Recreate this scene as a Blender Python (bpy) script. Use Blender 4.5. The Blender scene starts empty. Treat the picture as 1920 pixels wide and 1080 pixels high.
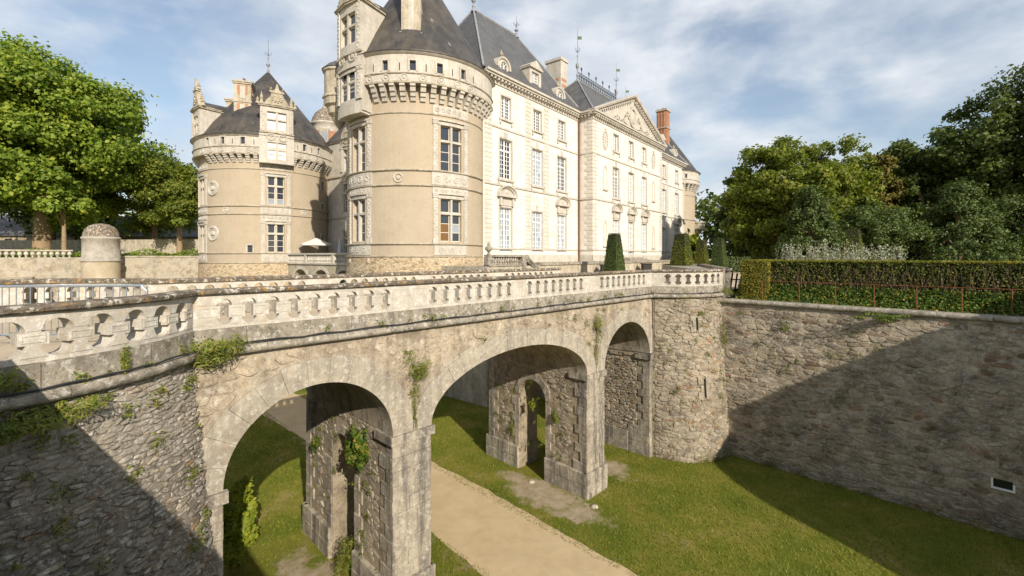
import bpy, math, random
import numpy as np
from mathutils import Vector, Matrix

sc = bpy.context.scene
COL = sc.collection
R = math.radians
PI = math.pi

# ------------------------------------------------------------------ camera, sky, sun, exposure
EYE = 9.1                       # metres above the moat floor
cam_d = bpy.data.cameras.new('camera')
cam_d.sensor_width = 36.0
cam_d.lens = 15.94
cam_d.shift_y = -0.03125
cam_d.clip_start = 0.05
cam_d.clip_end = 3000
cam = bpy.data.objects.new('camera', cam_d)
cam.location = (0, 0, EYE)
cam.rotation_euler = (R(90), 0, 0)
COL.objects.link(cam)
sc.camera = cam

SUN_EL = 28.0
SUN_DIR = (-0.453, 0.891)       # horizontal travel of the light
world = bpy.data.worlds.new('World')
sc.world = world
world.use_nodes = True
wt = world.node_tree
for n in list(wt.nodes):
    wt.nodes.remove(n)
W = wt.nodes.new
wl = wt.links.new
w_out = W('ShaderNodeOutputWorld'); w_bg = W('ShaderNodeBackground')
w_sky = W('ShaderNodeTexSky'); w_sky.sky_type = 'NISHITA'; w_sky.sun_disc = False
w_sky.sun_elevation = R(SUN_EL)
w_sky.sun_rotation = math.atan2(-SUN_DIR[0], -SUN_DIR[1])
w_sky.air_density = 1.15; w_sky.dust_density = 0.5; w_sky.ozone_density = 1.5
# broken cloud layer: fractal noise over the sky directions
w_tc = W('ShaderNodeTexCoord')
w_map = W('ShaderNodeMapping'); w_map.inputs['Location'].default_value = (0.35, 0.9, 0.0); w_map.inputs['Scale'].default_value = (1.0, 1.0, 2.1)
wl(w_tc.outputs['Generated'], w_map.inputs['Vector'])
w_n = W('ShaderNodeTexNoise'); w_n.inputs['Scale'].default_value = 2.6; w_n.inputs['Detail'].default_value = 10; w_n.inputs['Roughness'].default_value = 0.55; w_n.inputs['Distortion'].default_value = 0.15
wl(w_map.outputs[0], w_n.inputs['Vector'])
w_r = W('ShaderNodeValToRGB'); w_r.color_ramp.elements[0].position = 0.40; w_r.color_ramp.elements[0].color = (0.22, 0.22, 0.22, 1)
w_r.color_ramp.elements[1].position = 0.57; w_r.color_ramp.elements[1].color = (0.95, 0.95, 0.95, 1)
wl(w_n.outputs['Fac'], w_r.inputs[0])
w_n2 = W('ShaderNodeTexNoise'); w_n2.inputs['Scale'].default_value = 5.5; w_n2.inputs['Detail'].default_value = 6
wl(w_map.outputs[0], w_n2.inputs['Vector'])
w_cc = W('ShaderNodeValToRGB')
w_cc.color_ramp.elements[0].position = 0.35; w_cc.color_ramp.elements[0].color = (4.3, 4.85, 5.6, 1)
w_cc.color_ramp.elements[1].position = 0.68; w_cc.color_ramp.elements[1].color = (6.9, 7.1, 7.3, 1)
wl(w_n2.outputs['Fac'], w_cc.inputs[0])
w_mix = W('ShaderNodeMix'); w_mix.data_type = 'RGBA'
wl(w_r.outputs[0], w_mix.inputs[0]); wl(w_sky.outputs[0], w_mix.inputs[6]); wl(w_cc.outputs[0], w_mix.inputs[7])
wl(w_mix.outputs[2], w_bg.inputs[0])
w_bg.inputs[1].default_value = 0.108
wl(w_bg.outputs[0], w_out.inputs[0])

sun_d = bpy.data.lights.new('sun', 'SUN')
sun_d.energy = 5.0
sun_d.angle = R(0.53)
sun_d.color = (1.0, 0.895, 0.76)
sun = bpy.data.objects.new('sun', sun_d)
_h = math.cos(R(SUN_EL))
sun.rotation_euler = Vector((SUN_DIR[0] * _h, SUN_DIR[1] * _h, -math.sin(R(SUN_EL)))).to_track_quat('-Z', 'Y').to_euler()
sun.location = (20, -40, 40)
COL.objects.link(sun)

sc.view_settings.view_transform = 'Standard'
sc.view_settings.look = 'None'
sc.view_settings.exposure = 0.33
sc.view_settings.gamma = 1.0
sc.view_settings.use_curve_mapping = False
sc.render.engine = 'CYCLES'
sc.cycles.max_bounces = 5
sc.cycles.diffuse_bounces = 3
sc.cycles.transparent_max_bounces = 8
sc.cycles.use_denoising = True

# ------------------------------------------------------------------ materials
class NT:
    def __init__(s, name):
        s.m = bpy.data.materials.new(name); s.m.use_nodes = True
        s.t = s.m.node_tree
        for n in list(s.t.nodes): s.t.nodes.remove(n)
        s.out = s.n('ShaderNodeOutputMaterial')
        s.pos = s.n('ShaderNodeNewGeometry')
    def n(s, k, **kw):
        x = s.t.nodes.new(k)
        for a, b in kw.items(): setattr(x, a, b)
        return x
    def l(s, a, b): s.t.links.new(a, b)
    def noise(s, scale, detail=5, rough=.6, vec=None, stretch=None, dist=0):
        x = s.n('ShaderNodeTexNoise'); x.inputs['Scale'].default_value = scale; x.inputs['Detail'].default_value = detail
        x.inputs['Roughness'].default_value = rough; x.inputs['Distortion'].default_value = dist
        v = vec or s.pos.outputs['Position']
        if stretch:
            mp = s.n('ShaderNodeMapping'); mp.inputs['Scale'].default_value = stretch; s.l(v, mp.inputs[0]); v = mp.outputs[0]
        s.l(v, x.inputs['Vector']); return x.outputs['Fac']
    def voro(s, scale, feature='F1', stretch=None, out='Distance'):
        x = s.n('ShaderNodeTexVoronoi'); x.feature = feature; x.inputs['Scale'].default_value = scale
        v = s.pos.outputs['Position']
        if stretch:
            mp = s.n('ShaderNodeMapping'); mp.inputs['Scale'].default_value = stretch; s.l(v, mp.inputs[0]); v = mp.outputs[0]
        s.l(v, x.inputs['Vector']); return x.outputs[out]
    def ramp(s, fac, stops, interp='LINEAR'):
        x = s.n('ShaderNodeValToRGB'); e = x.color_ramp.elements; x.color_ramp.interpolation = interp
        while len(e) < len(stops): e.new(0.5)
        for i, (p, c) in enumerate(stops):
            e[i].position = p
            e[i].color = (c, c, c, 1) if isinstance(c, (int, float)) else (c[0], c[1], c[2], 1)
        s.l(fac, x.inputs[0]); return x.outputs[0]
    def mix(s, fac, a, b, mode='MIX'):
        x = s.n('ShaderNodeMix', data_type='RGBA', blend_type=mode)
        for sock, v in ((0, fac), (6, a), (7, b)):
            if isinstance(v, (int, float)): x.inputs[sock].default_value = v
            elif isinstance(v, tuple): x.inputs[sock].default_value = (v[0], v[1], v[2], 1)
            else: s.l(v, x.inputs[sock])
        return x.outputs[2]
    def math(s, op, a, b=0.0):
        x = s.n('ShaderNodeMath', operation=op)
        for i, v in enumerate((a, b)):
            if isinstance(v, (int, float)): x.inputs[i].default_value = v
            else: s.l(v, x.inputs[i])
        return x.outputs[0]
    def bump(s, h, strength=.4, dist=.02, normal=None):
        x = s.n('ShaderNodeBump'); x.inputs['Strength'].default_value = strength; x.inputs['Distance'].default_value = dist
        s.l(h, x.inputs['Height'])
        if normal: s.l(normal, x.inputs['Normal'])
        return x.outputs[0]
    def finish(s, col, rough=.85, normal=None, spec=.25, metal=0, coat=0):
        b = s.n('ShaderNodeBsdfPrincipled')
        if isinstance(col, tuple): b.inputs['Base Color'].default_value = (*col[:3], 1)
        else: s.l(col, b.inputs['Base Color'])
        if isinstance(rough, (int, float)): b.inputs['Roughness'].default_value = rough
        else: s.l(rough, b.inputs['Roughness'])
        b.inputs['Specular IOR Level'].default_value = spec; b.inputs['Metallic'].default_value = metal
        b.inputs['Coat Weight'].default_value = coat
        if normal: s.l(normal, b.inputs['Normal'])
        s.l(b.outputs[0], s.out.inputs[0]); return s.m
    def island(s): return s.pos.outputs['Random Per Island']

def stone_mat(name, ramp, scale=1.2, island=None, wscale=17, dscale=2.3, mott=0, lime_lit=0, pits=0, white=0, moss=0, mossc=(.10, .10, .02), dark=0, streak=0, orange=0, bump=.5, bscale=14, bdist=.03, fine=60, rough=.9, darkc=(.05, .045, .04), whitec=(.62, .6, .54)):
    t = NT(name)
    col = t.ramp(t.noise(scale, 6, .65), ramp)
    if island:
        icol = t.ramp(t.island(), island)
        col = t.mix(.75, col, icol)
        col = t.mix(.5, col, t.ramp(t.math('FRACT', t.math('MULTIPLY', t.island(), 37.7)), [(0, .35), (1, 1.0)]), 'MULTIPLY')
    col = t.mix(.45, col, t.ramp(t.noise(fine, 4, .7), [(.3, .3), (.7, 1.05)]), 'MULTIPLY')
    if mott:
        col = t.mix(mott, col, t.ramp(t.noise(.8, 8, .7), [(.32, (.42, .38, .33)), (.5, (.95, .93, .9)), (.66, (1.12, 1.08, 1.0))]), 'MULTIPLY')
        col = t.mix(mott * .8, col, t.ramp(t.noise(5.5, 6, .75), [(.34, (.45, .42, .38)), (.55, (1.0, 1.0, 1.0))]), 'MULTIPLY')
    if streak:
        st = t.ramp(t.noise(2.1, 7, .7, stretch=(1.5, 1.5, .16)), [(.46, 0), (.62, 1)])
        col = t.mix(t.math('MULTIPLY', st, streak), col, darkc)
    if dark:
        dk = t.ramp(t.noise(dscale, 7, .72), [(.48, 0), (.62, 1)])
        col = t.mix(t.math('MULTIPLY', dk, dark), col, darkc)
    if orange:
        og = t.ramp(t.noise(wscale * .6, 4, .6), [(.60, 0), (.66, 1)])
        col = t.mix(t.math('MULTIPLY', og, orange), col, (.42, .22, .05))
    if white:
        wh = t.ramp(t.noise(wscale, 5, .75), [(.54, 0), (.60, 1)])
        col = t.mix(t.math('MULTIPLY', wh, white), col, whitec)
    if lime_lit:  # lime remains plus sunlit brightness put into the colour, paler towards the top
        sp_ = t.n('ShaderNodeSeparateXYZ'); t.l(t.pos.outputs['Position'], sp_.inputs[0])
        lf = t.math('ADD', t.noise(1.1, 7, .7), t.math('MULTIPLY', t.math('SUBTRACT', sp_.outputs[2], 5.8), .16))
        col = t.mix(t.math('MULTIPLY', t.ramp(lf, [(.47, 0), (.6, 1)]), lime_lit), col, (.72, .65, .53))
    if pits:
        pt = t.ramp(t.noise(13, 6, .8), [(.36, 1), (.46, 0)])
        col = t.mix(t.math('MULTIPLY', pt, pits), col, (.07, .055, .04))
    if moss:
        ms = t.math('MULTIPLY', t.ramp(t.noise(1.1, 6, .7), [(.55, 0), (.68, 1)]), t.ramp(t.noise(12, 4, .7), [(.4, 0), (.55, 1)]))
        col = t.mix(t.math('MULTIPLY', ms, moss), col, mossc)
    h = t.math('ADD', t.noise(bscale, 6, .7), t.math('MULTIPLY', t.noise(fine, 4, .7), .35))
    return t.finish(col, rough, t.bump(h, bump, bdist))

LIMEWALL = [(.28, (.60, .565, .495)), (.5, (.69, .66, .60)), (.72, (.63, .585, .505))]
def ashlar_mat(name, ramp, course=.36, block=.9, joint=.7, dirt=.4):
    """dressed limestone with fine recessed joints; u runs along the wall, z up"""
    t = NT(name)
    col = t.ramp(t.noise(.9, 6, .65), ramp)
    sep = t.n('ShaderNodeSeparateXYZ'); t.l(t.pos.outputs['Position'], sep.inputs[0])
    along = t.math('ADD', t.math('MULTIPLY', sep.outputs[0], .78), t.math('MULTIPLY', sep.outputs[1], .62))
    cmb = t.n('ShaderNodeCombineXYZ'); t.l(along, cmb.inputs[0]); t.l(sep.outputs[2], cmb.inputs[1])
    br = t.n('ShaderNodeTexBrick'); br.inputs['Scale'].default_value = 1; br.inputs['Mortar Size'].default_value = .006
    br.inputs['Brick Width'].default_value = block; br.inputs['Row Height'].default_value = course
    br.inputs['Color1'].default_value = (1, 1, 1, 1); br.inputs['Color2'].default_value = (.84, .82, .77, 1); br.inputs['Mortar'].default_value = (.62, .58, .5, 1)
    br.inputs['Mortar Smooth'].default_value = .2; br.inputs['Bias'].default_value = -.2
    t.l(cmb.outputs[0], br.inputs['Vector'])
    col = t.mix(joint, col, br.outputs['Color'], 'MULTIPLY')
    st = t.ramp(t.noise(1.2, 6, .65, stretch=(1.6, 1.6, .22)), [(.5, 0), (.74, 1)])
    col = t.mix(t.math('MULTIPLY', st, dirt), col, (.33, .27, .18))
    h = t.math('ADD', t.math('MULTIPLY', br.outputs['Fac'], -.5), t.math('MULTIPLY', t.noise(22, 5, .7), .35))
    return t.finish(col, .85, t.bump(h, .35, .02))

M = {}
M['limestone'] = ashlar_mat('limestone_wall', LIMEWALL)
M['limestone_trim'] = stone_mat('limestone_trim', [(.3, (.53, .495, .43)), (.7, (.65, .62, .555))], 2, mott=.35, bump=.25, bscale=20, bdist=.015, streak=.35, darkc=(.3, .25, .17))
M['quoin'] = stone_mat('quoin_limestone', [(.3, (.60, .565, .495)), (.7, (.70, .67, .605))], 2, mott=.2, bump=.25, bscale=20, bdist=.015, streak=.25, darkc=(.36, .31, .23))
M['limestone_grey'] = stone_mat('weathered_limestone', [(.3, (.42, .37, .28)), (.7, (.62, .56, .44))], 2, bump=.35, bscale=14, dark=.35, streak=.45, moss=.5, mossc=(.22, .19, .06), darkc=(.16, .13, .09))
def carved():
    t = NT('carved_limestone')
    col = t.ramp(t.noise(2, 5, .6), [(.3, (.58, .51, .38)), (.7, (.72, .66, .53))])
    v = t.voro(7.5, 'SMOOTH_F1'); v2 = t.voro(15, 'F1')
    h = t.math('ADD', v, t.math('MULTIPLY', v2, .6))
    col = t.mix(.75, col, t.ramp(h, [(.25, 1.0), (.75, .45)]), 'MULTIPLY')
    return t.finish(col, .9, t.bump(t.math('MULTIPLY', h, -1), 1.0, .12))
M['carved'] = carved()
M['render_coat'] = stone_mat('tan_lime_render', [(.3, (.455, .38, .275)), (.55, (.49, .415, .31)), (.75, (.43, .36, .26))], .5, mott=.15, bump=.18, bscale=30, bdist=.01, streak=.22, darkc=(.36, .295, .205), fine=90)
def rubble_far():
    t = NT('pale_rubble_base')
    v = t.voro(5.5, 'F1', (1, 1, 1.8), 'Color'); sp = t.n('ShaderNodeSeparateColor'); t.l(v, sp.inputs[0])
    col = t.ramp(sp.outputs[0], [(.0, (.30, .20, .11)), (.25, (.44, .33, .2)), (.6, (.55, .44, .29)), (1, (.58, .5, .36))])
    e = t.voro(5.5, 'DISTANCE_TO_EDGE', (1, 1, 1.8))
    col = t.mix(t.ramp(e, [(.03, .8), (.1, 0)]), col, (.56, .46, .32))
    col = t.mix(.6, col, t.ramp(t.noise(4, 6, .7), [(.3, .6), (.6, 1)]), 'MULTIPLY')
    return t.finish(col, .95, t.bump(t.math('ADD', t.ramp(e, [(0, 0), (.15, 1)]), t.noise(30, 4, .7)), .7, .04))
M['rubble_far'] = rubble_far()

RUB_ISL = [(0, (.30, .25, .18)), (.25, (.40, .34, .25)), (.5, (.48, .41, .30)), (.68, (.36, .33, .28)), (.82, (.55, .48, .36)), (.93, (.45, .27, .13)), (1, (.33, .17, .09))]
M['rubble_stone'] = stone_mat('rubble_stone', [(.3, (.36, .30, .22)), (.7, (.52, .45, .34))], 3, island=RUB_ISL, mott=.55, pits=.6, white=.4, wscale=8, dark=.35, moss=.35, bump=.8, bscale=16, bdist=.05, fine=70, whitec=(.6, .57, .5))
M['rubble_mortar'] = stone_mat('rubble_mortar', [(.3, (.33, .28, .20)), (.7, (.50, .43, .32))], 2, mott=.6, dark=.4, moss=.5, bump=.9, bscale=9, bdist=.07, fine=45)
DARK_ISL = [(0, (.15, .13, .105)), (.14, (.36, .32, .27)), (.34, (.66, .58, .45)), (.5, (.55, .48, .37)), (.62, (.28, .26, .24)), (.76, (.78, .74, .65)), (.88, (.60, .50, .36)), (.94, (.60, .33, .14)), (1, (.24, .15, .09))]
M['dark_stone'] = stone_mat('lichen_rubble_stone', [(.3, (.36, .31, .24)), (.7, (.58, .52, .42))], 3, island=DARK_ISL, mott=.4, lime_lit=.22, pits=.75, wscale=7, white=.6, dark=.45, dscale=4.5, moss=.6, orange=.25, bump=.9, bscale=18, bdist=.05, fine=80, whitec=(.70, .68, .62))
M['dark_mortar'] = stone_mat('dark_wall_mortar', [(.3, (.20, .17, .125)), (.7, (.42, .36, .28))], 3, dark=.5, lime_lit=.3, white=.4, moss=.6, bump=1, bscale=12, bdist=.07, fine=50)
WALL_ISL = [(0, (.27, .21, .15)), (.25, (.48, .41, .31)), (.5, (.60, .53, .42)), (.7, (.40, .34, .26)), (.86, (.66, .61, .52)), (.94, (.36, .19, .11)), (1, (.25, .16, .10))]
M['wall_stone'] = stone_mat('garden_wall_stone', [(.3, (.38, .30, .21)), (.7, (.54, .46, .34))], 1.3, island=WALL_ISL, mott=.6, pits=.7, wscale=6, white=.35, dark=.45, dscale=1.5, moss=.5, bump=.8, bscale=12, bdist=.04)
M['wall_mortar'] = stone_mat('garden_wall_mortar', [(.3, (.42, .35, .25)), (.7, (.60, .52, .40))], 1.3, mott=.6, pits=.6, wscale=6, white=.35, dark=.5, dscale=1.5, moss=.6, bump=.9, bscale=8, bdist=.07)
SP_ISL = [(0, (.30, .23, .15)), (.2, (.52, .44, .32)), (.45, (.64, .57, .46)), (.62, (.50, .41, .29)), (.78, (.66, .60, .50)), (.86, (.54, .37, .22)), (.94, (.50, .27, .13)), (1, (.40, .36, .31))]
M['spandrel_stone'] = stone_mat('pale_spandrel_stone', [(.3, (.46, .39, .28)), (.7, (.60, .53, .42))], 3, island=SP_ISL, mott=.6, pits=.6, wscale=8, white=.45, dark=.45, streak=.35, moss=.3, bump=.6, bscale=14, bdist=.04, fine=60, darkc=(.14, .11, .08))
M['spandrel_mortar'] = stone_mat('pale_spandrel_mortar', [(.3, (.46, .39, .29)), (.7, (.62, .55, .44))], 2, mott=.6, pits=.5, dark=.45, streak=.45, moss=.3, bump=.8, bscale=10, bdist=.05, darkc=(.15, .12, .09))
ASH_ISL = [(0, (.27, .235, .175)), (.3, (.38, .34, .26)), (.6, (.50, .45, .36)), (.82, (.33, .30, .24)), (1, (.45, .35, .2))]
M['ashlar_block'] = stone_mat('pier_ashlar', [(.3, (.30, .26, .195)), (.7, (.46, .41, .32))], 1.6, mott=.6, pits=.4, island=ASH_ISL, dark=.5, streak=.9, white=.3, wscale=7, bump=.35, bscale=12, bdist=.03, darkc=(.11, .10, .09))
M['voussoir'] = stone_mat('arch_voussoir_stone', [(.3, (.34, .31, .25)), (.7, (.48, .44, .36))], 1.4, mott=.6, pits=.25, island=ASH_ISL, streak=.6, dark=.35, white=.35, wscale=8, orange=.12, bump=.3, bscale=12, bdist=.025, darkc=(.2, .18, .15))
M['balustrade'] = stone_mat('whitewashed_balustrade', [(.3, (.50, .465, .40)), (.7, (.64, .61, .545))], 3, mott=.35, bump=.35, bscale=22, bdist=.012, dark=.35, dscale=1.7, streak=.25, orange=.2, wscale=8, darkc=(.40, .34, .25), white=.3, whitec=(.82, .8, .75))
M['lichen_coping'] = stone_mat('lichen_crusted_coping', [(.3, (.13, .105, .08)), (.7, (.26, .21, .155))], 5, white=1.0, wscale=8, orange=.8, dark=.6, dscale=6, moss=.2, bump=1, bscale=22, bdist=.03, fine=70, whitec=(.56, .53, .45))
M['grey_course'] = stone_mat('grey_base_course', [(.3, (.28, .25, .20)), (.7, (.44, .40, .33))], 3, mott=.5, pits=.5, white=.5, wscale=9, dark=.5, moss=.55, bump=.6, bscale=14, bdist=.03, fine=60)
M['vault'] = stone_mat('vault_stone', [(.3, (.32, .27, .2)), (.7, (.46, .4, .31))], 2, dark=.5, streak=.4, bump=.7, bscale=9, bdist=.05)

def slate(name, base, lichen=.3, row=.16):
    t = NT(name)
    sep = t.n('ShaderNodeSeparateXYZ'); t.l(t.pos.outputs['Position'], sep.inputs[0])
    along = t.math('ADD', t.math('MULTIPLY', sep.outputs[0], .85), t.math('MULTIPLY', sep.outputs[1], .55))
    cmb = t.n('ShaderNodeCombineXYZ'); t.l(along, cmb.inputs[0]); t.l(sep.outputs[2], cmb.inputs[1])
    br = t.n('ShaderNodeTexBrick'); br.inputs['Scale'].default_value = 1; br.inputs['Mortar Size'].default_value = .012
    br.inputs['Brick Width'].default_value = .22; br.inputs['Row Height'].default_value = row
    br.inputs['Color1'].default_value = (1, 1, 1, 1); br.inputs['Color2'].default_value = (.6, .62, .66, 1); br.inputs['Mortar'].default_value = (.35, .35, .35, 1)
    t.l(cmb.outputs[0], br.inputs['Vector'])
    col = t.ramp(t.noise(.7, 6, .65), [(.3, tuple(c * .7 for c in base)), (.7, tuple(c * 1.35 for c in base))])
    col = t.mix(.7, col, br.outputs['Color'], 'MULTIPLY')
    li = t.ramp(t.noise(.9, 8, .75, stretch=(1, 1, .35)), [(.42, 0), (.62, 1)])
    col = t.mix(t.math('MULTIPLY', li, lichen), col, (.12, .10, .075))
    sp = t.ramp(t.noise(1.1, 3, .5, stretch=(2.2, 2.2, .5)), [(.70, 0), (.73, 1)])
    col = t.mix(t.math('MULTIPLY', sp, .35), col, (.40, .38, .33))
    return t.finish(col, .5, t.bump(br.outputs['Fac'], .4, -.02), spec=.45)
M['slate'] = slate('slate_roof', (.045, .042, .039), .6)
M['slate_blue'] = slate('blue_grey_slate', (.095, .097, .10), .4)
M['lead'] = stone_mat('lead_sheet', [(.3, (.2, .21, .22)), (.7, (.36, .37, .38))], 3, bump=.1, rough=.55)
t = NT('wrought_iron'); M['iron'] = t.finish((.035, .038, .04), .55, spec=.4)
t = NT('verdigris_vane'); M['vane'] = t.finish((.09, .13, .07), .6)
def brickm():
    t = NT('red_brick')
    sep = t.n('ShaderNodeSeparateXYZ'); t.l(t.pos.outputs['Position'], sep.inputs[0])
    along = t.math('ADD', t.math('MULTIPLY', sep.outputs[0], .8), t.math('MULTIPLY', sep.outputs[1], .75))
    cmb = t.n('ShaderNodeCombineXYZ'); t.l(along, cmb.inputs[0]); t.l(sep.outputs[2], cmb.inputs[1])
    br = t.n('ShaderNodeTexBrick'); br.inputs['Scale'].default_value = 1; br.inputs['Mortar Size'].default_value = .008
    br.inputs['Brick Width'].default_value = .23; br.inputs['Row Height'].default_value = .075
    br.inputs['Color1'].default_value = (.38, .12, .05, 1); br.inputs['Color2'].default_value = (.48, .2, .09, 1); br.inputs['Mortar'].default_value = (.5, .42, .32, 1)
    t.l(cmb.outputs[0], br.inputs['Vector'])
    col = t.mix(.5, br.outputs['Color'], t.ramp(t.noise(3, 5, .7), [(.3, .4), (.7, 1)]), 'MULTIPLY')
    return t.finish(col, .9)
M['brick'] = brickm()
t = NT('white_paint'); M['white_paint'] = t.finish(t.ramp(t.noise(6, 4, .6), [(.3, (.70, .70, .68)), (.7, (.82, .82, .8))]), .5)
t = NT('old_cream_paint'); M['cream_paint'] = t.finish(t.ramp(t.noise(6, 4, .6), [(.3, (.56, .51, .42)), (.7, (.68, .63, .53))]), .6)
def glass(name, c, rough=.06, spec=.6, wav=.04):
    t = NT(name)
    col = t.mix(1.0, c, t.ramp(t.island(), [(0, .55), (1, 1.0)]), 'MULTIPLY')
    return t.finish(col, rough, t.bump(t.noise(1.8, 3, .5), wav, .05), spec=spec)
M['glass_dark'] = glass('dark_window_glass', (.045, .055, .07))
M['glass_pale'] = glass('pale_curtained_glass', (.34, .385, .43), .1, .5)
M['glass_white'] = glass('white_blind_glass', (.72, .74, .76), .2, .4)
M['glass_amber'] = glass('amber_reflection_glass', (.20, .11, .035), .15, .5)  # warm reflection in the panes, put into their base colour
t = NT('deep_interior'); M['interior'] = t.finish((.012, .011, .01), .9)
t = NT('umbrella_cloth'); M['cloth'] = t.finish(t.ramp(t.noise(4, 3, .5), [(.3, (.58, .56, .50)), (.7, (.68, .66, .6))]), .9)
t = NT('blue_grey_cloth'); M['cloth_blue'] = t.finish((.42, .47, .55), .9)
t = NT('galvanised_steel'); M['steel'] = t.finish(t.ramp(t.noise(20, 4, .6), [(.3, (.22, .26, .30)), (.7, (.34, .38, .42))]), .45, metal=.5, spec=.5)
t = NT('rusty_iron'); M['rust'] = t.finish(t.ramp(t.noise(25, 4, .6), [(.3, (.12, .045, .02)), (.7, (.24, .09, .035))]), .85)
t = NT('black_cable'); M['cable'] = t.finish((.03, .03, .033), .6)
t = NT('weathered_black_wood'); M['black_wood'] = t.finish((.035, .032, .03), .8)
t = NT('green_sheet'); M['green'] = t.finish((.10, .30, .10), .6)
t = NT('terracotta'); M['terracotta'] = t.finish(t.ramp(t.noise(9, 4, .6), [(.3, (.18, .09, .05)), (.7, (.33, .17, .09))]), .9)

def leafmat(name, cols, trans=.35, rough=.55):
    t = NT(name)
    col = t.ramp(t.island(), cols)
    col = t.mix(.7, col, t.ramp(t.noise(.35, 3, .5), [(.35, (.75, .8, .7)), (.65, (1.15, 1.1, 1.0))]), 'MULTIPLY')
    b = t.n('ShaderNodeBsdfPrincipled'); t.l(col, b.inputs['Base Color']); b.inputs['Roughness'].default_value = rough; b.inputs['Specular IOR Level'].default_value = .3
    tr = t.n('ShaderNodeBsdfTranslucent'); t.l(t.mix(1, col, (1.0, 1.15, .45), 'MULTIPLY'), tr.inputs[0])
    mx = t.n('ShaderNodeMixShader'); mx.inputs[0].default_value = trans
    t.l(b.outputs[0], mx.inputs[1]); t.l(tr.outputs[0], mx.inputs[2]); t.l(mx.outputs[0], t.out.inputs[0])
    return t.m
M['leaf_plane'] = leafmat('plane_tree_leaf', [(0, (.10, .165, .022)), (.4, (.18, .265, .032)), (.75, (.26, .335, .042)), (1, (.34, .38, .055))], .42)
M['leaf_mid'] = leafmat('chestnut_leaf', [(0, (.09, .125, .02)), (.5, (.165, .21, .03)), (.85, (.235, .26, .038)), (1, (.30, .27, .05))], .45)
M['leaf_dark'] = leafmat('dark_oak_leaf', [(0, (.055, .085, .02)), (.5, (.095, .135, .026)), (1, (.15, .175, .036))], .3)
M['leaf_yew'] = leafmat('yew_needle', [(0, (.045, .075, .02)), (.5, (.08, .12, .03)), (1, (.125, .16, .04))], .25)
M['leaf_rust'] = leafmat('turning_leaf', [(0, (.13, .13, .03)), (.5, (.20, .17, .04)), (1, (.27, .19, .06))])
M['leaf_silver'] = leafmat('silver_leaf', [(0, (.25, .28, .22)), (.5, (.36, .39, .33)), (1, (.46, .48, .42))], .2)
M['leaf_box'] = leafmat('clipped_box_leaf', [(0, (.05, .08, .012)), (.5, (.11, .14, .018)), (.85, (.19, .19, .026)), (1, (.27, .20, .03))], .3)
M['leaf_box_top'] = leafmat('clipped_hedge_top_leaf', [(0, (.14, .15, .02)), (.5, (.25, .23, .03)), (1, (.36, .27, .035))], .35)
M['leaf_ivy'] = leafmat('ivy_leaf', [(0, (.035, .075, .012)), (.5, (.08, .15, .02)), (.85, (.17, .22, .03)), (1, (.36, .22, .04))], .3)
M['leaf_bright'] = leafmat('bright_shrub_leaf', [(0, (.10, .15, .012)), (.5, (.20, .25, .02)), (1, (.30, .31, .03))], .35)
M['weed'] = leafmat('wall_weed', [(0, (.08, .12, .016)), (.45, (.16, .20, .028)), (.8, (.24, .25, .045)), (1, (.30, .23, .07))], .3)
M['grass_blade'] = leafmat('mown_grass_blade', [(0, (.125, .17, .02)), (.5, (.205, .235, .026)), (.85, (.28, .265, .04)), (1, (.37, .31, .09))], .4)
M['bark'] = stone_mat('plane_bark', [(.3, (.20, .13, .07)), (.55, (.34, .25, .15)), (.7, (.26, .18, .1))], 4, bump=.7, bscale=10, bdist=.05)
M['twig'] = stone_mat('hedge_twig', [(.3, (.12, .085, .05)), (.7, (.22, .16, .1))], 6, bump=.3)
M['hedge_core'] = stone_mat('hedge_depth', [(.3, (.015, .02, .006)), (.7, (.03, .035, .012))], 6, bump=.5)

def gravel(name, a, b):
    t = NT(name)
    c = t.ramp(t.noise(.8, 6, .65), [(.3, a), (.7, b)])
    c = t.mix(.35, c, t.ramp(t.noise(70, 4, .8), [(.3, .45), (.7, 1.0)]), 'MULTIPLY')
    c = t.mix(.25, c, t.ramp(t.noise(1.4, 5, .6, stretch=(1, 1, 1), dist=1.0), [(.4, .7), (.6, 1.0)]), 'MULTIPLY')
    return t.finish(c, .95, t.bump(t.noise(90, 4, .8), .5, .02), spec=.1)
M['path'] = gravel('sandy_path', (.52, .40, .235), (.62, .49, .305))
M['dirt'] = gravel('bare_dirt', (.34, .26, .165), (.50, .41, .29))
M['gravel'] = gravel('pale_gravel', (.46, .36, .24), (.55, .44, .31))

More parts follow.
